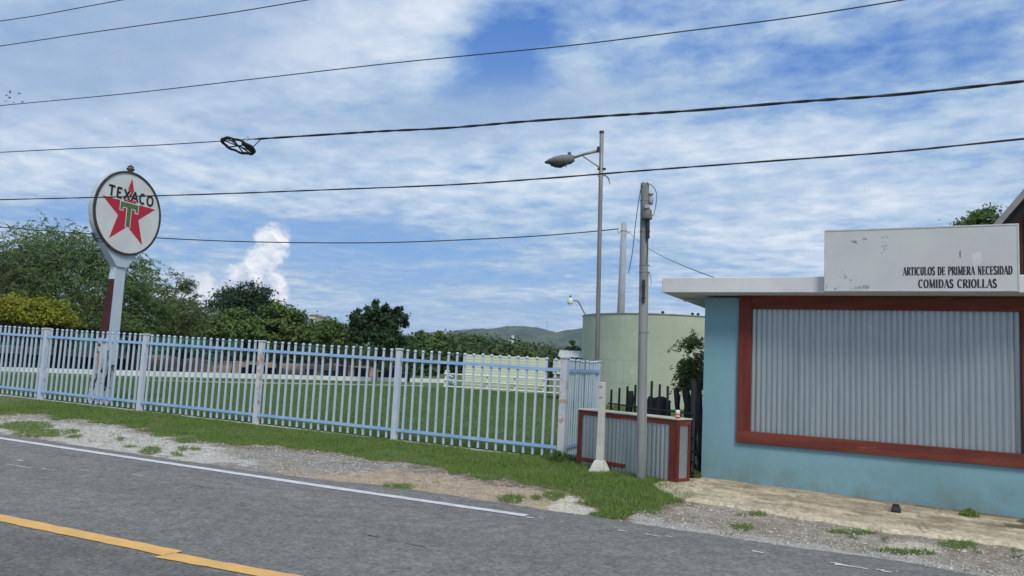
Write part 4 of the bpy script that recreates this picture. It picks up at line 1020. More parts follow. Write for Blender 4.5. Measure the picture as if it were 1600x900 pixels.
def tree(name, label, px, D, top, hw, kind, mtl, base=0.0, low=.2, clumps=90, seed=1, group=None, cat='tree', trunk=True, depth=.8, per=None, size=None, trunk_mat='bark', flat_top=False, lean=0):
    g = np.random.default_rng(seed*101+7); r2 = random.Random(seed)
    c0 = at(px, top, D); H = c0.z; hwm = hw/F*D; X0 = c0.x
    t = thing(name, label, cat, (X0, D, base), 0, group)
    zc0 = H*low
    # clump centres in an uneven dome
    clumps = int(clumps*(1.9 if kind == 'leafy' else 1.0))
    u = g.normal(0,1,(clumps*3,3)); u = unit(u)*g.uniform(.25,1,(clumps*3,1))**.45
    u = u[u[:,2] > (-.35 if not flat_top else .15)][:clumps]
    cr = hwm * ((.17 if cat == 'tree' else .30) if kind == 'feather' else .135) * g.uniform(.75,1.3,len(u))
    ctr = np.stack([u[:,0]*(hwm-cr*.7), u[:,1]*(hwm-cr*.7)*depth, u[:,2]], 1)
    lump = 1 - .28*fbm(ctr[:,0]*.7+50, ctr[:,1]*.7+50, seed) 
    zs = (H - cr*.35 - zc0)
    ctr[:,2] = zc0 + (np.clip(ctr[:,2],-.3,1)*lump + .12)/1.0 * zs * np.where(ctr[:,2] > 0, .92, .4)
    zm = (ctr[:,2] + cr*(.75 if kind == 'leafy' else .55)).max(); ctr[:,2] = zc0*.6 + (ctr[:,2]-zc0*.6)*(H-zc0*.6)/(zm-zc0*.6)
    ctr[:,0] += lean*(ctr[:,2]/H)
    if trunk:
        bm = bmesh.new(); tr = max(.09 if cat == 'tree' else .03, H*(.026 if cat == 'tree' else .012)); fork = zc0*.75 + .3
        tube(bm, [(0,0,-.2),(tr*.3,0,fork*.5),(r2.uniform(-.2,.2)*H*.1,r2.uniform(-.1,.1),fork)], [tr*1.25,tr,tr*.85], 8)
        obj('trunk', bm, M[trunk_mat], t, smooth=True)
        bm = bmesh.new(); fk = Vector((0,0,fork)); mains = []
        k = 7 if kind != 'feather' else 9
        idx = g.choice(len(ctr), min(k, len(ctr)), replace=False)
        for i in idx:
            e = Vector(ctr[i]); mid = fk.lerp(e, .5) + Vector((r2.uniform(-.3,.3), r2.uniform(-.3,.3), H*.05)); tube(bm, [fk, mid, e], [tr*.6, tr*.33, tr*.1], 5); mains.append((mid, e))
        for c in ctr:
            c = Vector(c); m_, e_ = min(mains, key=lambda q: (q[0]-c).length); st = m_.lerp(e_, r2.uniform(0,.7)); md = st.lerp(c,.5)+Vector((r2.uniform(-.2,.2),r2.uniform(-.2,.2),.12)); tube(bm, [st, md, c], [tr*.2, tr*.13, tr*.05], 4, cap=False)
        obj('limbs', bm, M[trunk_mat], t, smooth=True)
    if kind == 'feather': V = crown_feather(g, ctr, cr*2.0, 16, per or 20, size or .085, .38)
    else: V = crown_leafy(g, ctr, cr*1.45, int((per or 170)*.62), size or .13)
    if D < 58 and D > 30:
        Q = V.reshape(-1,4,3); zq = Q[:,0,2]; Q = Q[zq > 2.25 + .5*fbm(Q[:,0,0]*.9+30, Q[:,0,1]*.9, 4)]; V = Q.reshape(-1,3)
    mesh_np('crown', V, np.arange(len(V)).reshape(-1,4), M[mtl], t)
    return t
tree('mesquite_tree', 'largest feathery green mesquite tree rising behind the round star sign', 112, 47, 352, 142, 'feather', 'leaf_mesquite', clumps=230, seed=3, low=.3, per=24)
tree('mesquite_tree', 'olive green feathery mesquite at the left edge behind the yellow bush', 12, 43, 378, 98, 'feather', 'leaf_olive', clumps=150, seed=5, low=.2, per=24)
tree('mesquite_tree', 'feathery tree with drooping sprays just right of the star sign pylon', 222, 49, 405, 62, 'feather', 'leaf_mesquite', clumps=110, seed=8, low=.2)
tree('flame_tree', 'yellow leaved low tree behind the left end of the fence', 48, 37, 459, 88, 'leafy', 'leaf_yellow', clumps=170, seed=9, low=.38, per=120, size=.085)
tree('light_tree', 'pale thin crowned tree between the star sign and the umbrella tree', 282, 62, 428, 36, 'feather', 'leaf_light', clumps=34, seed=12, low=.5, per=14)
tree('umbrella_tree', 'flat topped umbrella tree against the white cumulus cloud', 388, 68, 436, 66, 'leafy', 'leaf_deep', clumps=60, seed=14, low=.45, flat_top=True, per=110, size=.14)
tree('shade_tree', 'broad olive tree filling the gap right of the mesquites', 292, 52, 462, 84, 'feather', 'leaf_olive', clumps=110, seed=17, low=.15)
tree('shade_tree', 'dark dense tree below the umbrella tree', 372, 47, 480, 66, 'leafy', 'leaf_mid', clumps=100, seed=19, low=.2, per=200)
tree('shade_tree', 'dark green tree with sloping right side above the low white wall', 442, 50, 474, 62, 'leafy', 'leaf_mid', clumps=100, seed=21, low=.2, per=190)
tree('shade_tree', 'low dark tree left of the round crowned tree', 522, 53, 497, 58, 'leafy', 'leaf_mid', clumps=70, seed=23, low=.22, per=180)
tree('round_tree', 'darkest tree with upright leafy shoots standing apart from the wood', 592, 49, 486, 54, 'leafy', 'leaf_deep', clumps=100, seed=25, low=.2, per=200, depth=.9)
rt_ = bpy.data.objects['round_tree']
g = np.random.default_rng(5); cc = []
for (px, py, hh) in ((558,492,22),(574,488,24),(586,478,26),(602,484,26),(614,492,22),(623,488,14),(551,500,16),(596,494,20),(568,500,20),(632,500,18)):
    for k in range(6):
        p = at(px + g.uniform(-3,3), py - 6 + hh*k/6, 49 + g.uniform(-.5,.5)); cc.append((p.x - rt_.location.x, p.y - rt_.location.y, p.z))
V = crown_leafy(g, np.array(cc), np.full(len(cc), .26), 70, .12)
mesh_np('shoots', V, np.arange(len(V)).reshape(-1,4), M['leaf_deep'], rt_)
tree('shade_tree', 'mid green tree whose crown shows under the star sign left side', 160, 55, 455, 90, 'leafy', 'leaf_dark', clumps=90, seed=31, low=.12, per=190)
tree('shade_tree', 'dark undergrowth tree behind the yellow tree', 40, 56, 470, 130, 'leafy', 'leaf_dark', clumps=90, seed=33, low=.1, per=190)
tree('shade_tree', 'dark tree closing the wood behind the fence post near the lot centre', 470, 62, 490, 110, 'leafy', 'leaf_dark', clumps=100, seed=35, low=.08, per=190)
tree('shade_tree', 'dark broad tree at the back of the wood beneath the pale tree', 300, 64, 485, 110, 'leafy', 'leaf_dark', clumps=100, seed=37, low=.08, per=190)
tree('background_tree', 'small tree just right of the round tree on the far wood edge', 660, 78, 517, 26, 'leafy', 'leaf_mid', clumps=36, seed=41, low=.1, per=130, size=.2)
tree('background_tree', 'light crowned tree at the left end of the far wood', 690, 95, 519, 30, 'leafy', 'leaf_mid', clumps=36, seed=43, low=.1, per=130, size=.24)
tree('background_tree', 'yellowish green bushy tree above the pale green fence panel', 822, 84, 541, 26, 'leafy', 'leaf_olive', clumps=34, seed=45, low=.1, per=130, size=.2)
tree('background_tree', 'dark tree at the left side of the green tank', 898, 88, 533, 22, 'leafy', 'leaf_deep', clumps=34, seed=47, low=.1, per=140, size=.22)
tree('background_tree', 'round green tree crown above the shop sign beside the house roof', 1552, 26, 322, 78, 'leafy', 'leaf_mid', clumps=90, seed=49, low=.6, per=260, size=.07)
tree('garden_shrub', 'leafy grey green shrub leaning out from behind the blue wall', 1090, 15.2, 525, 30, 'feather', 'leaf_light', clumps=20, seed=51, low=.55, per=11, size=.05, cat='shrub', lean=-.05)
# the far wood as one mass
g = np.random.default_rng(77); cs = []; rs = []
topx = [620,660,700,740,780,820,860,900,940,1100,1300,1700]; topy = [527,523,518,521,527,533,541,546,550,556,560,570]
for k in range(620):
    px = g.uniform(600, 1120); D = g.uniform(90, 240) if px > 640 else g.uniform(100, 180)
    tp = np.interp(px, topx, topy) + g.uniform(0, 10) + (240-D)*.035
    p = at(px, tp, D); r = g.uniform(1.6, 3.2)*(D/150)**.5
    if p.z < .8: p.z = .8
    cs.append((p.x, D, p.z - r*.6)); rs.append(r)
    if k % 2 == 0: cs.append((p.x + g.uniform(-2,2), D, max(.5, p.z*.45))); rs.append(r*1.25)
V = crown_leafy(g, np.array(cs), np.array(rs), 130, .42)
tag(mesh_np('far_wood', V, np.arange(len(V)).reshape(-1,4), M['leaf_far']), 'far off green wood spreading to the foot of the hills', 'wood', kind='stuff')
cs = []; rs = []
for k in range(420):
    px = g.uniform(-700, 640); D = g.uniform(66, 130)
    p = at(px, 548, D); r = g.uniform(1.2,2.4); cs.append((p.x, D, g.uniform(.5, 3.2))); rs.append(r)
V = crown_leafy(g, np.array(cs), np.array(rs), 110, .30)
tag(mesh_np('undergrowth', V, np.arange(len(V)).reshape(-1,4), M['leaf_dark']), 'dark tangled undergrowth filling the wood behind the trees', 'undergrowth', kind='stuff')
# weeds by the fence end and the wall
def weed(label, P_, n, sp, h, mtl='grass', seed=0):
    g = np.random.default_rng(seed); t = thing('weed', label, 'weed', P_)
    a = g.uniform(0, 6.28, n); r = g.uniform(0, sp, n); C = np.stack([r*np.cos(a), r*np.sin(a), g.uniform(.02, h, n)*(1 - r/sp*.5)], 1)
    T = unit(g.normal(0,1,(n,3))+np.array([0,0,.6])); S = unit(np.cross(T, g.normal(0,1,(n,3))))
    V = leaf_quads(C, T, S, np.full(n,.022)*g.uniform(.6,1.4,n), np.full(n,.009))
    mesh_np('leaves', V, np.arange(len(V)).reshape(-1,4), M[mtl], t)
    bm = bmesh.new()
    for k in range(7):
        aa = g.uniform(0,6.28); tube(bm, [(0,0,0),(sp*.3*math.cos(aa),sp*.3*math.sin(aa),h*.5),(sp*.6*math.cos(aa),sp*.6*math.sin(aa),h*.9)], [.004,.003,.002], 4)
    obj('stems', bm, M[mtl], t)
weed('low green weed growing in the crack at the foot of the blue wall', on_z(1515, 807, -.03) + Vector((0,0,.0)), 300, .11, .10, seed=1)
weed('leafy weed clump at the fence end left of the tan concrete block', on_z(872, 722), 900, .30, .20, 'leaf_mid', seed=2)
weed('tall bushy weeds behind the counter beside the side fence', at(962, 640, 13.9) * 1 - Vector((0,0,at(962,640,13.9).z)), 1300, .42, .95, 'leaf_mid', seed=3)
weed('weeds at the bottom of the gate next to the shop corner', on_z(1080, 748), 500, .16, .16, 'leaf_mid', seed=4)

# ------------------------------------------------------------------ across the lawn
# low white wall and kerb
def seg_box(name, a, b, w, z0, z1, mtl, parent=None):
    a, b = Vector(a), Vector(b); d = b-a; L_ = d.length
    o = obj(name, BOX(0, L_, -w/2, w/2, z0, z1), mtl, parent); o.location = a; o.rotation_euler.z = math.atan2(d.y, d.x); return o
w0, w1 = on_z(-260, 570), on_z(40, 583.5); w2 = on_z(703, 598.5)
dd_ = (w2-w1).normalized()
tag(seg_box('low_wall', w1 - dd_*16, w2 + dd_*.3, .2, -.02, .27, M['wall_white']), 'low whitewashed wall running along the back of the lawn', 'wall')
k1, k2 = on_z(100, 594), on_z(640, 603.5); dk = (k2-k1).normalized()
tag(seg_box('lawn_kerb', k1 - dk*16, k2 + dk*1, .16, -.02, .07, M['concrete']), 'thin pale kerb on the lawn in front of the low white wall', 'kerb')
# earth bank and teal windscreen
V = []; Fc = []
nb = 60
for i in range(nb+1):
    px = 150 + (640-150)*i/nb; D = 56; tap = min(1, (nb-i)/9, i/6)
    p = at(px, 560, D)
    for j, (dy, z) in enumerate(((-4, 0), (-2.2, .35), (-.6, .75), (.6, .9), (2.5, .8), (5, 0))):
        V.append((p.x, D+dy, tap*z*(.85+.3*vnoise(np.array([i*.4]), np.array([j*1.0]), 3)[0]) - .03))
for i in range(nb):
    for j in range(5): Fc.append((i*6+j, (i+1)*6+j, (i+1)*6+j+1, i*6+j+1))
tag(mesh_np('earth_bank', V, Fc, M['earth'], smooth=True), kind='structure')
ws = thing('windscreen_fence', 'teal green mesh windscreen stretched on posts behind the lawn', 'fence', (at(-200, 550, 60).x, 60, 0))
xe = at(500, 550, 60).x - ws.location.x
npan = 9
for i in range(npan):
    a, b = xe*i/npan, xe*(i+1)/npan; bm = bmesh.new(); cols_ = []
    for k in range(9):
        x = a + (b-a)*k/8; y = .05*math.sin(k*1.9+i); bm.verts.new((x, y, .25)); bm.verts.new((x, y+.02, 2.3 + .04*math.sin(k*1.1+i)))
    bm.verts.ensure_lookup_table()
    for k in range(8): bm.faces.new((bm.verts[2*k], bm.verts[2*k+2], bm.verts[2*k+3], bm.verts[2*k+1]))
    obj('mesh_panel', bm, M['teal_net'], ws)
    obj('post', TUBE([(a,.09,0),(a,.09,2.45)], .04, 6), M['pole_steel'], ws)
obj('post', TUBE([(xe,.09,0),(xe,.09,2.45)], .04, 6), M['pole_steel'], ws)
# long pale ledge with a dark recess
pa, pb2 = at(-160, 545, 50), at(217, 555, 50)
led = thing('bleacher', 'long pale concrete bench stand in front of the teal windscreen at left', 'stand', (pb2.x, 50, 0))
Ls = pb2.x - pa.x; lz = at(217, 555.5, 50).z; lz0 = at(217, 563, 50).z
obj('seat_slab', BOX(-Ls, 0, -.5, .5, lz0+.05, lz+.12), M['concrete'], led)
obj('upper_slab', BOX(-Ls, 0, .52, 1.2, lz+.04, lz+.22), M['concrete'], led)
obj('back_wall', BOX(-Ls+.1, -.1, 1.0, 1.15, 0, lz0+.3), M['teal_net'], led)
for i in range(9):
    x = -.25 - (Ls-.5)*i/8; obj('support', BOX(x-.12, x+.12, -.2, .9, 0, lz0+.045), M['grey_green'], led)
# dark containers along the bank
for i, (x0p, x1p, tp, lab) in enumerate(((373,385,575,'leftmost low black plastic bin at the earth bank'),(386,396,571,'taller black bin beside the leftmost one'),(397,409,572,'dark bin mostly hidden behind the rusty fence post'),
        (412,437,576,'wide low black trough right of the rusty fence post'),(476,486,578,'small black bin in the middle of the bank'),(505,522,580,'low black trough left of the tall one'),(525,541,573,'tall black box below the low dark tree'),
        (553,575,576,'square black box under the round tree left side'),(590,604,582,'low black box at the foot of the round tree'),(603,618,579,'rightmost black box beside the fence post'),(627,641,585,'low dark blue box right of the fence post'))):
    D = 51.5; a = at(x0p, 585, D); b = at(x1p, 585, D); hz = at((x0p+x1p)/2, tp, D).z; W_ = b.x-a.x
    t = thing('black_bin', lab, 'bin', (a.x, D, 0), 0, 'black bins along the earth bank')
    bm = bmesh.new(); vs = [bm.verts.new(p) for p in ((.03,.03,0),(W_-.03,.03,0),(W_-.03,.6,0),(.03,.6,0),(0,0,hz),(W_,0,hz),(W_,.63,hz),(0,.63,hz))]
    for f in ((0,3,2,1),(4,5,6,7),(0,1,5,4),(1,2,6,5),(2,3,7,6),(3,0,4,7)): bm.faces.new([vs[j] for j in f])
    obj('bin_body', bm, M['plastic_black'], t, bevel=.02); obj('bin_rim', BOX(-.03, W_+.03, -.03, .66, hz+.002, hz+.05), M['plastic_black'], t)
# pale green sheet fence
ga, gb = on_z(722, 608), on_z(852, 616)
gdv = gb-ga; gth2 = math.atan2(gdv.y, gdv.x); GG = Frame(ga, gth2); GH = (GG.px(724, 552)[1] + GG.px(849, 560.5)[1])/2; GLn = gdv.length
print('greenfence', GLn, GH, ga)
gf = thing('sheet_fence', 'pale green corrugated sheet screen at the far right of the lawn', 'fence', ga, gth2)
def hcorr(bm, x0, x1, z0, z1, y, pitch=.15, amp=.006, seg=6):
    n = int((z1-z0)/pitch*seg); A = []; B = []
    for i in range(n+1):
        z = z0+(z1-z0)*i/n; yy = y + amp*math.sin(2*math.pi*z/pitch); A.append(bm.verts.new((x0,yy,z))); B.append(bm.verts.new((x1,yy,z)))
    for i in range(n): bm.faces.new((A[i], B[i], B[i+1], A[i+1]))
for i in range(3):
    bm = bmesh.new(); hcorr(bm, GLn*i/3-.03, GLn*(i+1)/3, .02, GH, .0 - .006*(i%2)); obj('corrugated_sheet', bm, M['green_sheet'], gf, smooth=True)
obj('top_rail', BOX(0, GLn, .03, .09, GH-.06, GH), M['rust'], gf)
for x in (.05, GLn*.33, GLn*.66, GLn+.10): obj('post', BOX(x-.04, x+.04, .03, .11, 0, GH+.03), M['rust'], gf)
bm = bmesh.new(); hcorr(bm, GLn+.25, GLn+2.6, 1.15, GH-.05, .5, .2); obj('corrugated_sheet', bm, M['green_sheet'], gf, smooth=True)
obj('block_wall', BOX(GLn+.25, GLn+3.2, .6, .75, 0, 1.3), M['grey_green'], gf)
pr = thing('pipe_rail', 'cream painted pipe rail fence in front of the pale green sheet screen', 'rail fence', ga, gth2)
for z in (.12, .47, .83):
    obj('rail', TUBE([(-.95, -.5, z), (GLn+2.4, -.5, z)], .045, 8), M['pipe_white'], pr)
for x in (-.9, GLn*.33, GLn*.66, GLn, GLn+1.9): obj('post', TUBE([(x, -.42, 0), (x, -.42, 1.05)], .05, 8), M['pipe_white'], pr)
bb = on_z(702, 607)
bn = thing('litter_bin', 'pale blue plastic litter bin standing at the end of the cream rail', 'bin', bb)
bm = bmesh.new(); lathe(bm, [(.14,0),(.19,.6),(.19,.62)], 14); obj('bin_body', bm, M['bin'], bn, smooth=True)
bm = bmesh.new(); lathe(bm, [(.205,.622),(.205,.67),(.12,.74),(.03,.77)], 14); obj('lid', bm, M['bin'], bn, smooth=True)
bm = bmesh.new(); tube(bm, [(-.08,0,.765),(-.08,0,.98)], .02, 6); box(bm, -.13, -.03, -.03, .03, .93, 1.05); obj('handle', bm, M['counter_top'], bn)
# shed with pale roof
sh = thing('garden_shed', 'small shed with pale sheet roof peeping above the corner post', 'shed', (at(890, 560, 36).x, 36, 0), R(-8))
e0 = at(872, 557, 36).z; r0 = at(890, 547, 36).z
obj('wall', BOX(-.35, 2.2, .12, 2.4, 0, e0-.02), M['grey_green'], sh)
bm = bmesh.new(); N_ = 24
for i in range(N_+1):
    x = -.55 + 2.9*i/N_; zf = .014*math.sin(i*2.6)
    bm.verts.new((x, -.1, e0+zf)); bm.verts.new((x, .9, r0+zf)); bm.verts.new((x, 2.6, e0+zf))
bm.verts.ensure_lookup_table()
for i in range(N_):
    for j in range(2): bm.faces.new([bm.verts[k] for k in (3*i+j, 3*(i+1)+j, 3*(i+1)+j+1, 3*i+j+1)])
obj('roof', bm, M['roof_metal'], sh)

# green masonry tank
TD, TR = 36.0, 3.66
tb = at(1028, 600, TD); tH = at(908, 493, TD).z
tk = thing('water_tank', 'big round pale green masonry tank behind the shop and poles', 'tank', (tb.x, TD, 0))
bm = bmesh.new(); lathe(bm, [(TR,-.1),(TR,tH-.03),(TR-.18,tH-.03),(TR-.18,tH-.4)], 96); obj('tank_wall', bm, M['tank'], tk, smooth=False)
bm = bmesh.new(); lathe(bm, [(TR+.035,tH-.028),(TR+.035,tH+.012),(TR-.2,tH+.014)], 96); obj('rim', bm, mat('tank_rim', (.22,.27,.17), (.34,.38,.28), 3, .9), tk)
# courses of render panels, slightly proud, with seams between them
gk = random.Random(4)
pmats = [M['tank']]; rows_ = 4; ph_ = (tH-.08)/rows_
for r_ in range(rows_):
    a = gk.uniform(0, .4)
    while a < 2*math.pi - .02:
        st = gk.uniform(.28, .5); e = min(a+st, 2*math.pi); am = (a+e)/2
        if 3.3 < am < 6.2:            # only the side that faces the road
            bm = bmesh.new(); ro_ = TR + gk.uniform(.003,.009); k = 5; g_ = .0022
            z0_, z1_ = r_*ph_+.006, (r_+1)*ph_-.006
            f0 = []; 
            for i in range(k+1):
                t_ = a+g_ + (e-a-2*g_)*i/k; f0.append((bm.verts.new((ro_*math.cos(t_), ro_*math.sin(t_), z0_)), bm.verts.new((ro_*math.cos(t_), ro_*math.sin(t_), z1_)), bm.verts.new(((TR-.01)*math.cos(t_), (TR-.01)*math.sin(t_), z0_)), bm.verts.new(((TR-.01)*math.cos(t_), (TR-.01)*math.sin(t_), z1_))))
            for p, q in zip(f0, f0[1:]):
                bm.faces.new((p[0], q[0], q[1], p[1])); bm.faces.new((p[1], q[1], q[3], p[3])); bm.faces.new((p[2], q[2], q[0], p[0]))
            bm.faces.new((f0[0][0], f0[0][1], f0[0][3], f0[0][2])); bm.faces.new((f0[-1][0], f0[-1][2], f0[-1][3], f0[-1][1]))
            obj('render_panel', bm, M['tank'], tk)
        a = e
for px in (1035, 1086, 1077):
    p = at(px, 492, TD-3.2); a = math.atan2(p.y-TD, p.x-tb.x); bm = bmesh.new(); lathe(bm, [(.05,tH),(.05,tH+.05),(.075,tH+.06),(.06,tH+.12),(.02,tH+.13)], 8, (TR*.98*math.cos(a), TR*.98*math.sin(a), 0)); obj('rim_cap', bm, M['rust'], tk)
gn = thing('gooseneck_lamp', 'small white gooseneck lamp curving from the left rim of the green tank', 'lamp', at(917, 494, 35.6))
gp = lambda px, py: at(px, py, 35.6) - gn.location
obj('neck', TUBE(wobbly([gp(917,494), gp(912,487), gp(907,477), gp(902,470), gp(896,470)]), .035, 8), M['pole_steel'], gn)
bm = bmesh.new(); o0 = gp(891, 468)
lathe(bm, [(.13,-.17),(.14,-.10),(.13,-.02),(.06,.05),(.03,.10)], 12, o0); obj('lamp_shade', bm, M['wall_white'], gn)
bm = bmesh.new(); lathe(bm, [(.10,-.23),(.12,-.175)], 12, o0); obj('bulb_glass', bm, M['yellow_wall'], gn)
bm = bmesh.new(); lathe(bm, [(.035,.101),(.04,.16),(.03,.19)], 8, o0); obj('sensor', bm, M['plastic_black'], gn)

# tall pale pole behind the tank
tp = at(972.5, 420, 46); tp.z = 0; tph = at(974.5, 348, 46).z
pl = thing('utility_pole', 'tall plain pale concrete pole rising behind the green tank', 'utility pole', tp)
bm = bmesh.new(); lathe(bm, [(.26,0),(.22,tph*.6),(.17,tph)], 16); obj('pole_shaft', bm, M['far_pole'], pl, smooth=True)
zf = at(975, 361, 46).z
bm = bmesh.new(); lathe(bm, [(.185,zf-.03),(.2,zf),(.185,zf+.03)], 14); tube(bm, [(-.4,0,zf+.02),(-.3,0,zf-.14),(-.18,0,zf)], .03, 6); tube(bm, [(.42,0,zf+.02),(.3,0,zf-.14),(.18,0,zf)], .03, 6); obj('wire_bracket', bm, M['far_pole'], pl)
# far white pole, mast, cream house
p = at(800, 545, 150); q = at(800.5, 524, 150)
fp_ = thing('distant_pole', 'tiny white pole standing up out of the far wood', 'pole', (p.x, 150, 0))
bm = bmesh.new(); lathe(bm, [(.30,0),(.28,q.z)], 8); obj('pole_shaft', bm, M['wall_white'], fp_)
obj('crossarm', BOX(-.9,.9,-.1,.1,q.z-1.1,q.z-.85), M['far_pole'], fp_)
p = at(490, 503, 80); h1 = at(494, 490.5, 80).z
hs = thing('cream_house', 'cream wall of a house glimpsed above the dark trees', 'house', (p.x-.2, 80, 0))
obj('wall', BOX(-.28, .32, 0, 5, 0, h1-.12), M['yellow_wall'], hs); obj('roof_slab', BOX(-.36, .40, -.15, 5.2, h1-.12, h1), M['wall_white'], hs)
obj('window', BOX(-.1, .2, -.03, -.005, h1-1.3, h1-.6), M['lens'], hs)

# house with steep roof behind the shop at the right edge
HF = Frame(BF.w(0, 4.2, 0), TB)
xa, zaa = HF.px(1556, 350); xb_, zbb = HF.px(1600, 299.5)
slp = (zbb-zaa)/(xb_-xa); x_e = xa - .35; z_e = zaa - .35*slp
print('house', xa, zaa, slp)
HF = Frame(BF.w(x_e, SD+.6, 0), TB)
# same rake seen on a plane behind the shop
xa, zaa = HF.px(1556, 350); xb_, zbb = HF.px(1600, 299.5); slp = (zbb-zaa)/(xb_-xa)
hw_ = thing('brown_house', 'brown house with steep dark eaved roof behind the right end of the shop', 'house', HF.o, TB)
ex, ez = xa-.5, zaa-.5*slp; rx_ = xa+3.6; rz = zaa+3.6*slp
bm = bmesh.new(); prism_xz(bm, [(ex,ez),(rx_,rz),(rx_+3.9,ez),(rx_+3.9,ez-.12),(rx_,rz-.17),(ex,ez-.14)], .09, 7); obj('roof', bm, M['dark_soffit'], hw_)
bm = bmesh.new(); prism_xz(bm, [(ex-.03,ez+.02),(rx_,rz+.05),(rx_+3.93,ez+.02),(rx_+3.93,ez-.16),(rx_,rz-.14),(ex-.03,ez-.16)], 0, .085); obj('barge_board', bm, M['fascia_grey'], hw_)
wx0 = HF.px(1590, 400, 2.4)[0]
bm = bmesh.new(); prism_xz(bm, [(wx0-.1, 0),(wx0+6, 0),(wx0+6, ez+.1),(rx_, rz-.3),(wx0-.1, ez + (wx0-.1-ex)*slp - .3)], 2.4, 2.6); obj('gable_wall', bm, M['brown_wall'], hw_)
for i in range(14):
    x = wx0 - .1 + i*.22; zt_ = min(ez + (x-ex)*slp, rz - (x-rx_)*slp if x > rx_ else 99) - .4
    obj('board', BOX(x, x+.205, 2.375, 2.397, .1, zt_), M['brown_wall'], hw_)

# ------------------------------------------------------------------ overhead wires
WP = Vector((0, 12.5, 0)); wn = Vector((.414, .91, 0)).normalized()
def wire(name, label, pxs, r, mtl='cable', plane=(WP, wn), ext=True, twist=0.0, cat='cable'):
    pts = [on_plane(x, y, plane[0], plane[1]) for x, y in pxs]
    if ext:
        d0 = pts[0]-pts[1]; d1 = pts[-1]-pts[-2]; pts = [pts[0]+d0.normalized()*8] + pts + [pts[-1]+d1.normalized()*5]
    pts = wobbly(pts, 10); org = pts[len(pts)//2].copy()
    t = empty(name, org); tag(t, label, cat)
    loc = [p-org for p in pts]
    if twist:
        for s_ in (0, 1):
            bm = bmesh.new(); q = []
            # resample
            for i in range(len(loc)-1):
                for k in range(4):
                    p = loc[i].lerp(loc[i+1], k/4); ph = (i*4+k)*.21 + math.sin(i*.35) + s_*math.pi; q.append(p + Vector((0, math.cos(ph)*twist, math.sin(ph)*twist)))
            tube(bm, q, r, 5); obj('strand', bm, M[mtl], t, smooth=True)
    else: obj('strand', TUBE(loc, r, 6), M[mtl], t, smooth=True)
    return t
wire('overhead_wire', 'topmost thin wire crossing only the upper left corner', [(0,33),(60,24),(120,13),(190,0),(250,-12)], .010, 'cable2')
wire('overhead_wire', 'second wire from the top leaving the frame above the left half', [(0,72),(120,54),(240,37),(360,20),(480,0),(560,-14)], .010, 'cable2')
wire('overhead_wire', 'third wire from the top sweeping across the blue gap in the clouds', [(0,165),(200,146),(400,123),(600,100),(740,86),(900,70),(1060,50),(1240,27),(1410,0),(1500,-16)], .0095, 'cable2')
wire('overhead_cable', 'thin left length of the cable that carries the black cable loop', [(0,238),(120,232),(240,227),(400,217)], .010, 'cable', ext=False)
wire('overhead_cable', 'thickest twisted black cable running right from the cable loop', [(398,217.5),(500,211),(600,205),(700,200),(820,190),(950,181),(1080,173),(1250,159),(1400,148),(1600,127),(1700,116)], .0155, 'cable', ext=False, twist=.008)
wire('overhead_cable', 'lowest roadside cable passing across the star sign', [(0,312),(170,308),(340,303),(500,297),(700,289),(850,279),(1000,267),(1200,252),(1400,237),(1600,217)], .0115, 'cable', twist=.004)
PF = (Vector((0,46,0)), Vector((.05,1,0)).normalized())
wire('distant_wire', 'faint sagging wire from behind the trees to the tall pale pole', [(-60,350),(0,355),(120,364),(250,372),(400,378),(600,379),(800,371),(900,364),(967,357.5)], .034, 'cable2', PF, ext=False)
PG = (tp + Vector((0,0,0)), (Vector((3.2,11.7,0))-tp).cross(Vector((0,0,1))).normalized())
pa_ = at(980, 359, 45.8); pb_ = BF.w(.25, .2, can_t + .02)
pts = [pa_.lerp(pb_, k/14) + Vector((0,0,-1.1*4*(k/14)*(1-k/14)*.25)) for k in range(15)]
t = thing('service_wire', 'thin wire dropping from the tall pale pole to the shop roof', 'cable', pb_)
obj('strand', TUBE([p-pb_ for p in pts], .008, 6), M['cable2'], t)
# slack loop on the cable
def wp(px, py): return on_plane(px, py, WP, wn)
lc = wp(372, 228); lo = thing('cable_loop', 'black oval cable slack loop with cross straps hanging on the overhead cable', 'cable loop', lc)
ux = (wp(398,232)-wp(347,222)).normalized(); Lh = (wp(398,232)-wp(347,222)).length/2
nrm = Vector((0,0,1)); back = wn.copy()
vz = (back*.80 - Vector((0,0,.52))).normalized()
el_ = lambda a, s=1: ux*(Lh*math.cos(a)*s) + vz*(.21*math.sin(a)*s)
def ring(s, r): 
    bm = bmesh.new(); tube(bm, [el_(2*math.pi*k/40, s) + Vector((0,0,.01*math.sin(5*k))) for k in range(41)], r, 6); return bm
for s_, r_ in ((.97,.022),(.90,.020),(.83,.014)): obj('cable_turn', ring(s_, r_), M['cable'], lo)
for a, b in ((.5,3.64),(2.6,5.74),(1.57,4.71),(1.0,4.3)): obj('strap', TUBE([el_(a,.93), el_(b,.93)], .014, 6), M['cable'], lo)
obj('splice_case', TUBE([el_(-.9,.75), el_(.25,.80)], [.035,.06], 8), M['plastic_black'], lo)
obj('tail', TUBE(wobbly([el_(-.2,.98), wp(400,225)-lc, wp(408,217.5)-lc]), .010, 6), M['cable'], lo)
obj('clip', BOX(-.02,.02,-.02,.02,-.03,.05), M['rim'], lo).location = wp(386,217)-lc
obj('clip', BOX(-.02,.02,-.02,.02,-.03,.04), M['plastic_black'], lo).location = wp(364,219)-lc

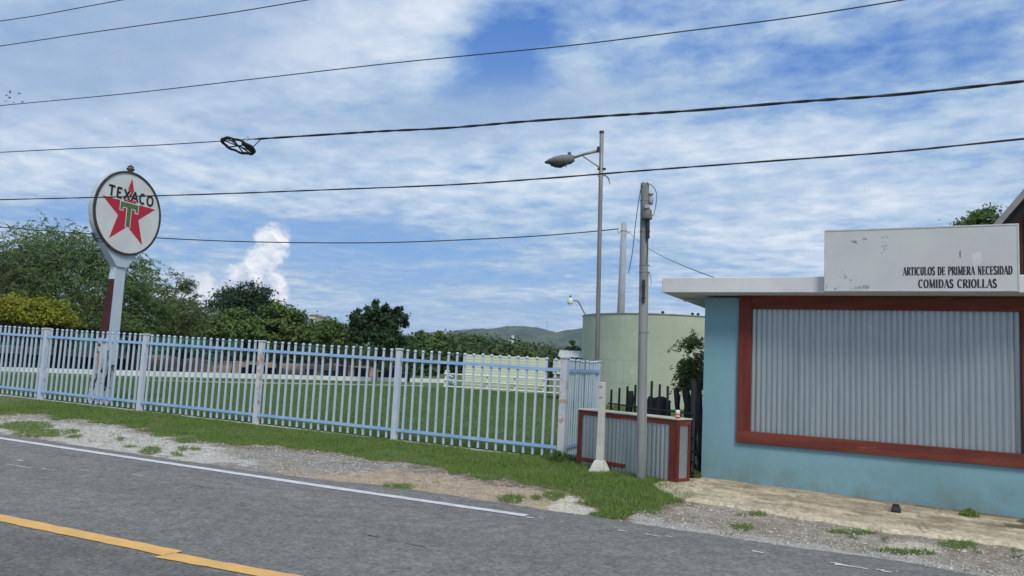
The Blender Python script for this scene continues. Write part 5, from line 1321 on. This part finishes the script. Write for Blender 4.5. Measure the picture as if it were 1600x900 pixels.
# birds
def bird_mesh(flap):
    bm = bmesh.new(); tube(bm, [(-.10,0,0),(-.05,0,.005),(.02,0,.01),(.07,0,.02),(.10,0,.02)], [.008,.03,.04,.025,.006], 6)
    for s_ in (-1, 1):
        v = [bm.verts.new(p) for p in ((.04,.02*s_,.015),(-.03,.02*s_,.01),(-.05,.16*s_,.015+flap*.12),(.02,.13*s_,.02+flap*.12))]; w = [bm.verts.new(q.co+Vector((0,0,.008))) for q in v]
        bm.faces.new(v); bm.faces.new(w[::-1])
        for k in range(4): bm.faces.new((v[k], w[k], w[(k+1)%4], v[(k+1)%4]))
    v = [bm.verts.new(p) for p in ((-.09,-.01,0),(-.09,.01,0),(-.17,.03,.0),(-.17,-.03,0))]; bm.faces.new(v)
    return bm
for (px, py, f, lab) in ((15.5,144.5,.8,'highest small dark bird of the flock left of the wires'),(10.5,149,-.6,'small dark bird just below and left of the highest'),(15.5,153,.2,'faintest bird in the middle of the flock'),(9,158.5,.9,'lowest left bird of the flock'),
                         (30.5,146.5,.4,'rightmost high bird of the flock'),(21,160,-.9,'bird skimming the wire in the middle of the flock'),(35,159,-.7,'rightmost bird beside the third wire')):
    q = at(px, py, 60); o = tag(obj('bird', bird_mesh(f), M['plastic_black']), lab, 'bird', 'flock of small birds'); o.location = q; o.rotation_euler = (rnd.uniform(-.4,.4), rnd.uniform(-.6,.2), rnd.uniform(0,3)); o.scale = (1.0,)*3

# ------------------------------------------------------------------ hills and mast
HY = 3000.0
rpx = [560,640,690,705,740,775,800,820,850,872,885,905,940,980,1060,1200,1500,2200]
rpy = [0,10,30,45,52,57,60,60.5,57,52,56,63,66,60,52,40,42,30]
def ridge(x):
    px = 800 + F*x/HY; return np.interp(px, rpx, rpy)/F*HY
xx, yy = np.meshgrid(np.linspace(-900, 2600, 520), np.linspace(HY-900, HY+500, 150), indexing='ij')
prof_ = np.clip(1 - np.abs(yy-HY)/850, 0, 1)**.9
hz = ridge(xx)*prof_
rid = 1 - np.abs(fbm(xx/190, yy/190, 21)*2-1)
hz = hz*(1 - .34*(1-prof_)*0 - .45*(1-rid)*np.clip(np.abs(yy-HY)/220,0,1)) + (fbm(xx/70, yy/70, 33, 5)-.5)*26*np.clip(hz/40,0,1) - 1
ii = np.arange(xx.size).reshape(xx.shape)
tag(mesh_np('hills', np.stack([xx,yy,hz],2).reshape(-1,3), np.stack([ii[:-1,:-1],ii[1:,:-1],ii[1:,1:],ii[:-1,1:]],2).reshape(-1,4), M['hill'], smooth=True), kind='structure')
mx = (857-800)/F*HY; mz = float(ridge(np.array([mx]))[0])
ms = thing('radio_mast', 'thin radio mast standing on the far hill crest', 'mast', (mx, HY-30, mz-6))
hh = 36
for a in range(3):
    c_, s_ = math.cos(a*2.094), math.sin(a*2.094); obj('leg', TUBE([(2*c_,2*s_,0),(.5*c_,.5*s_,hh)], .45, 5), M['far_pole'], ms)
bm = bmesh.new()
for k in range(8):
    z = k*4.4; r_ = 2-1.5*z/hh; p3 = [Vector((r_*math.cos(a*2.094), r_*math.sin(a*2.094), z)) for a in range(3)]
    for a in range(3): tube(bm, [p3[a], p3[(a+1)%3]], .2, 4)
obj('lattice', bm, M['far_pole'], ms)

# ------------------------------------------------------------------ air
hzm = bpy.data.materials.new('haze_air'); hzm.use_nodes = True; nt = hzm.node_tree; nt.nodes.clear()
ou = nt.nodes.new('ShaderNodeOutputMaterial'); pv = nt.nodes.new('ShaderNodeVolumePrincipled')
pv.inputs['Color'].default_value = (.72,.82,1,1); pv.inputs['Density'].default_value = .00010; pv.inputs['Anisotropy'].default_value = .2
nt.links.new(pv.outputs[0], ou.inputs['Volume'])
o = obj('haze', BOX(-3600, 4600, -800, 5300, -1.1, 230), hzm); o['kind'] = 'stuff'; o['label'] = 'thin bluish haze filling the air out to the hills'
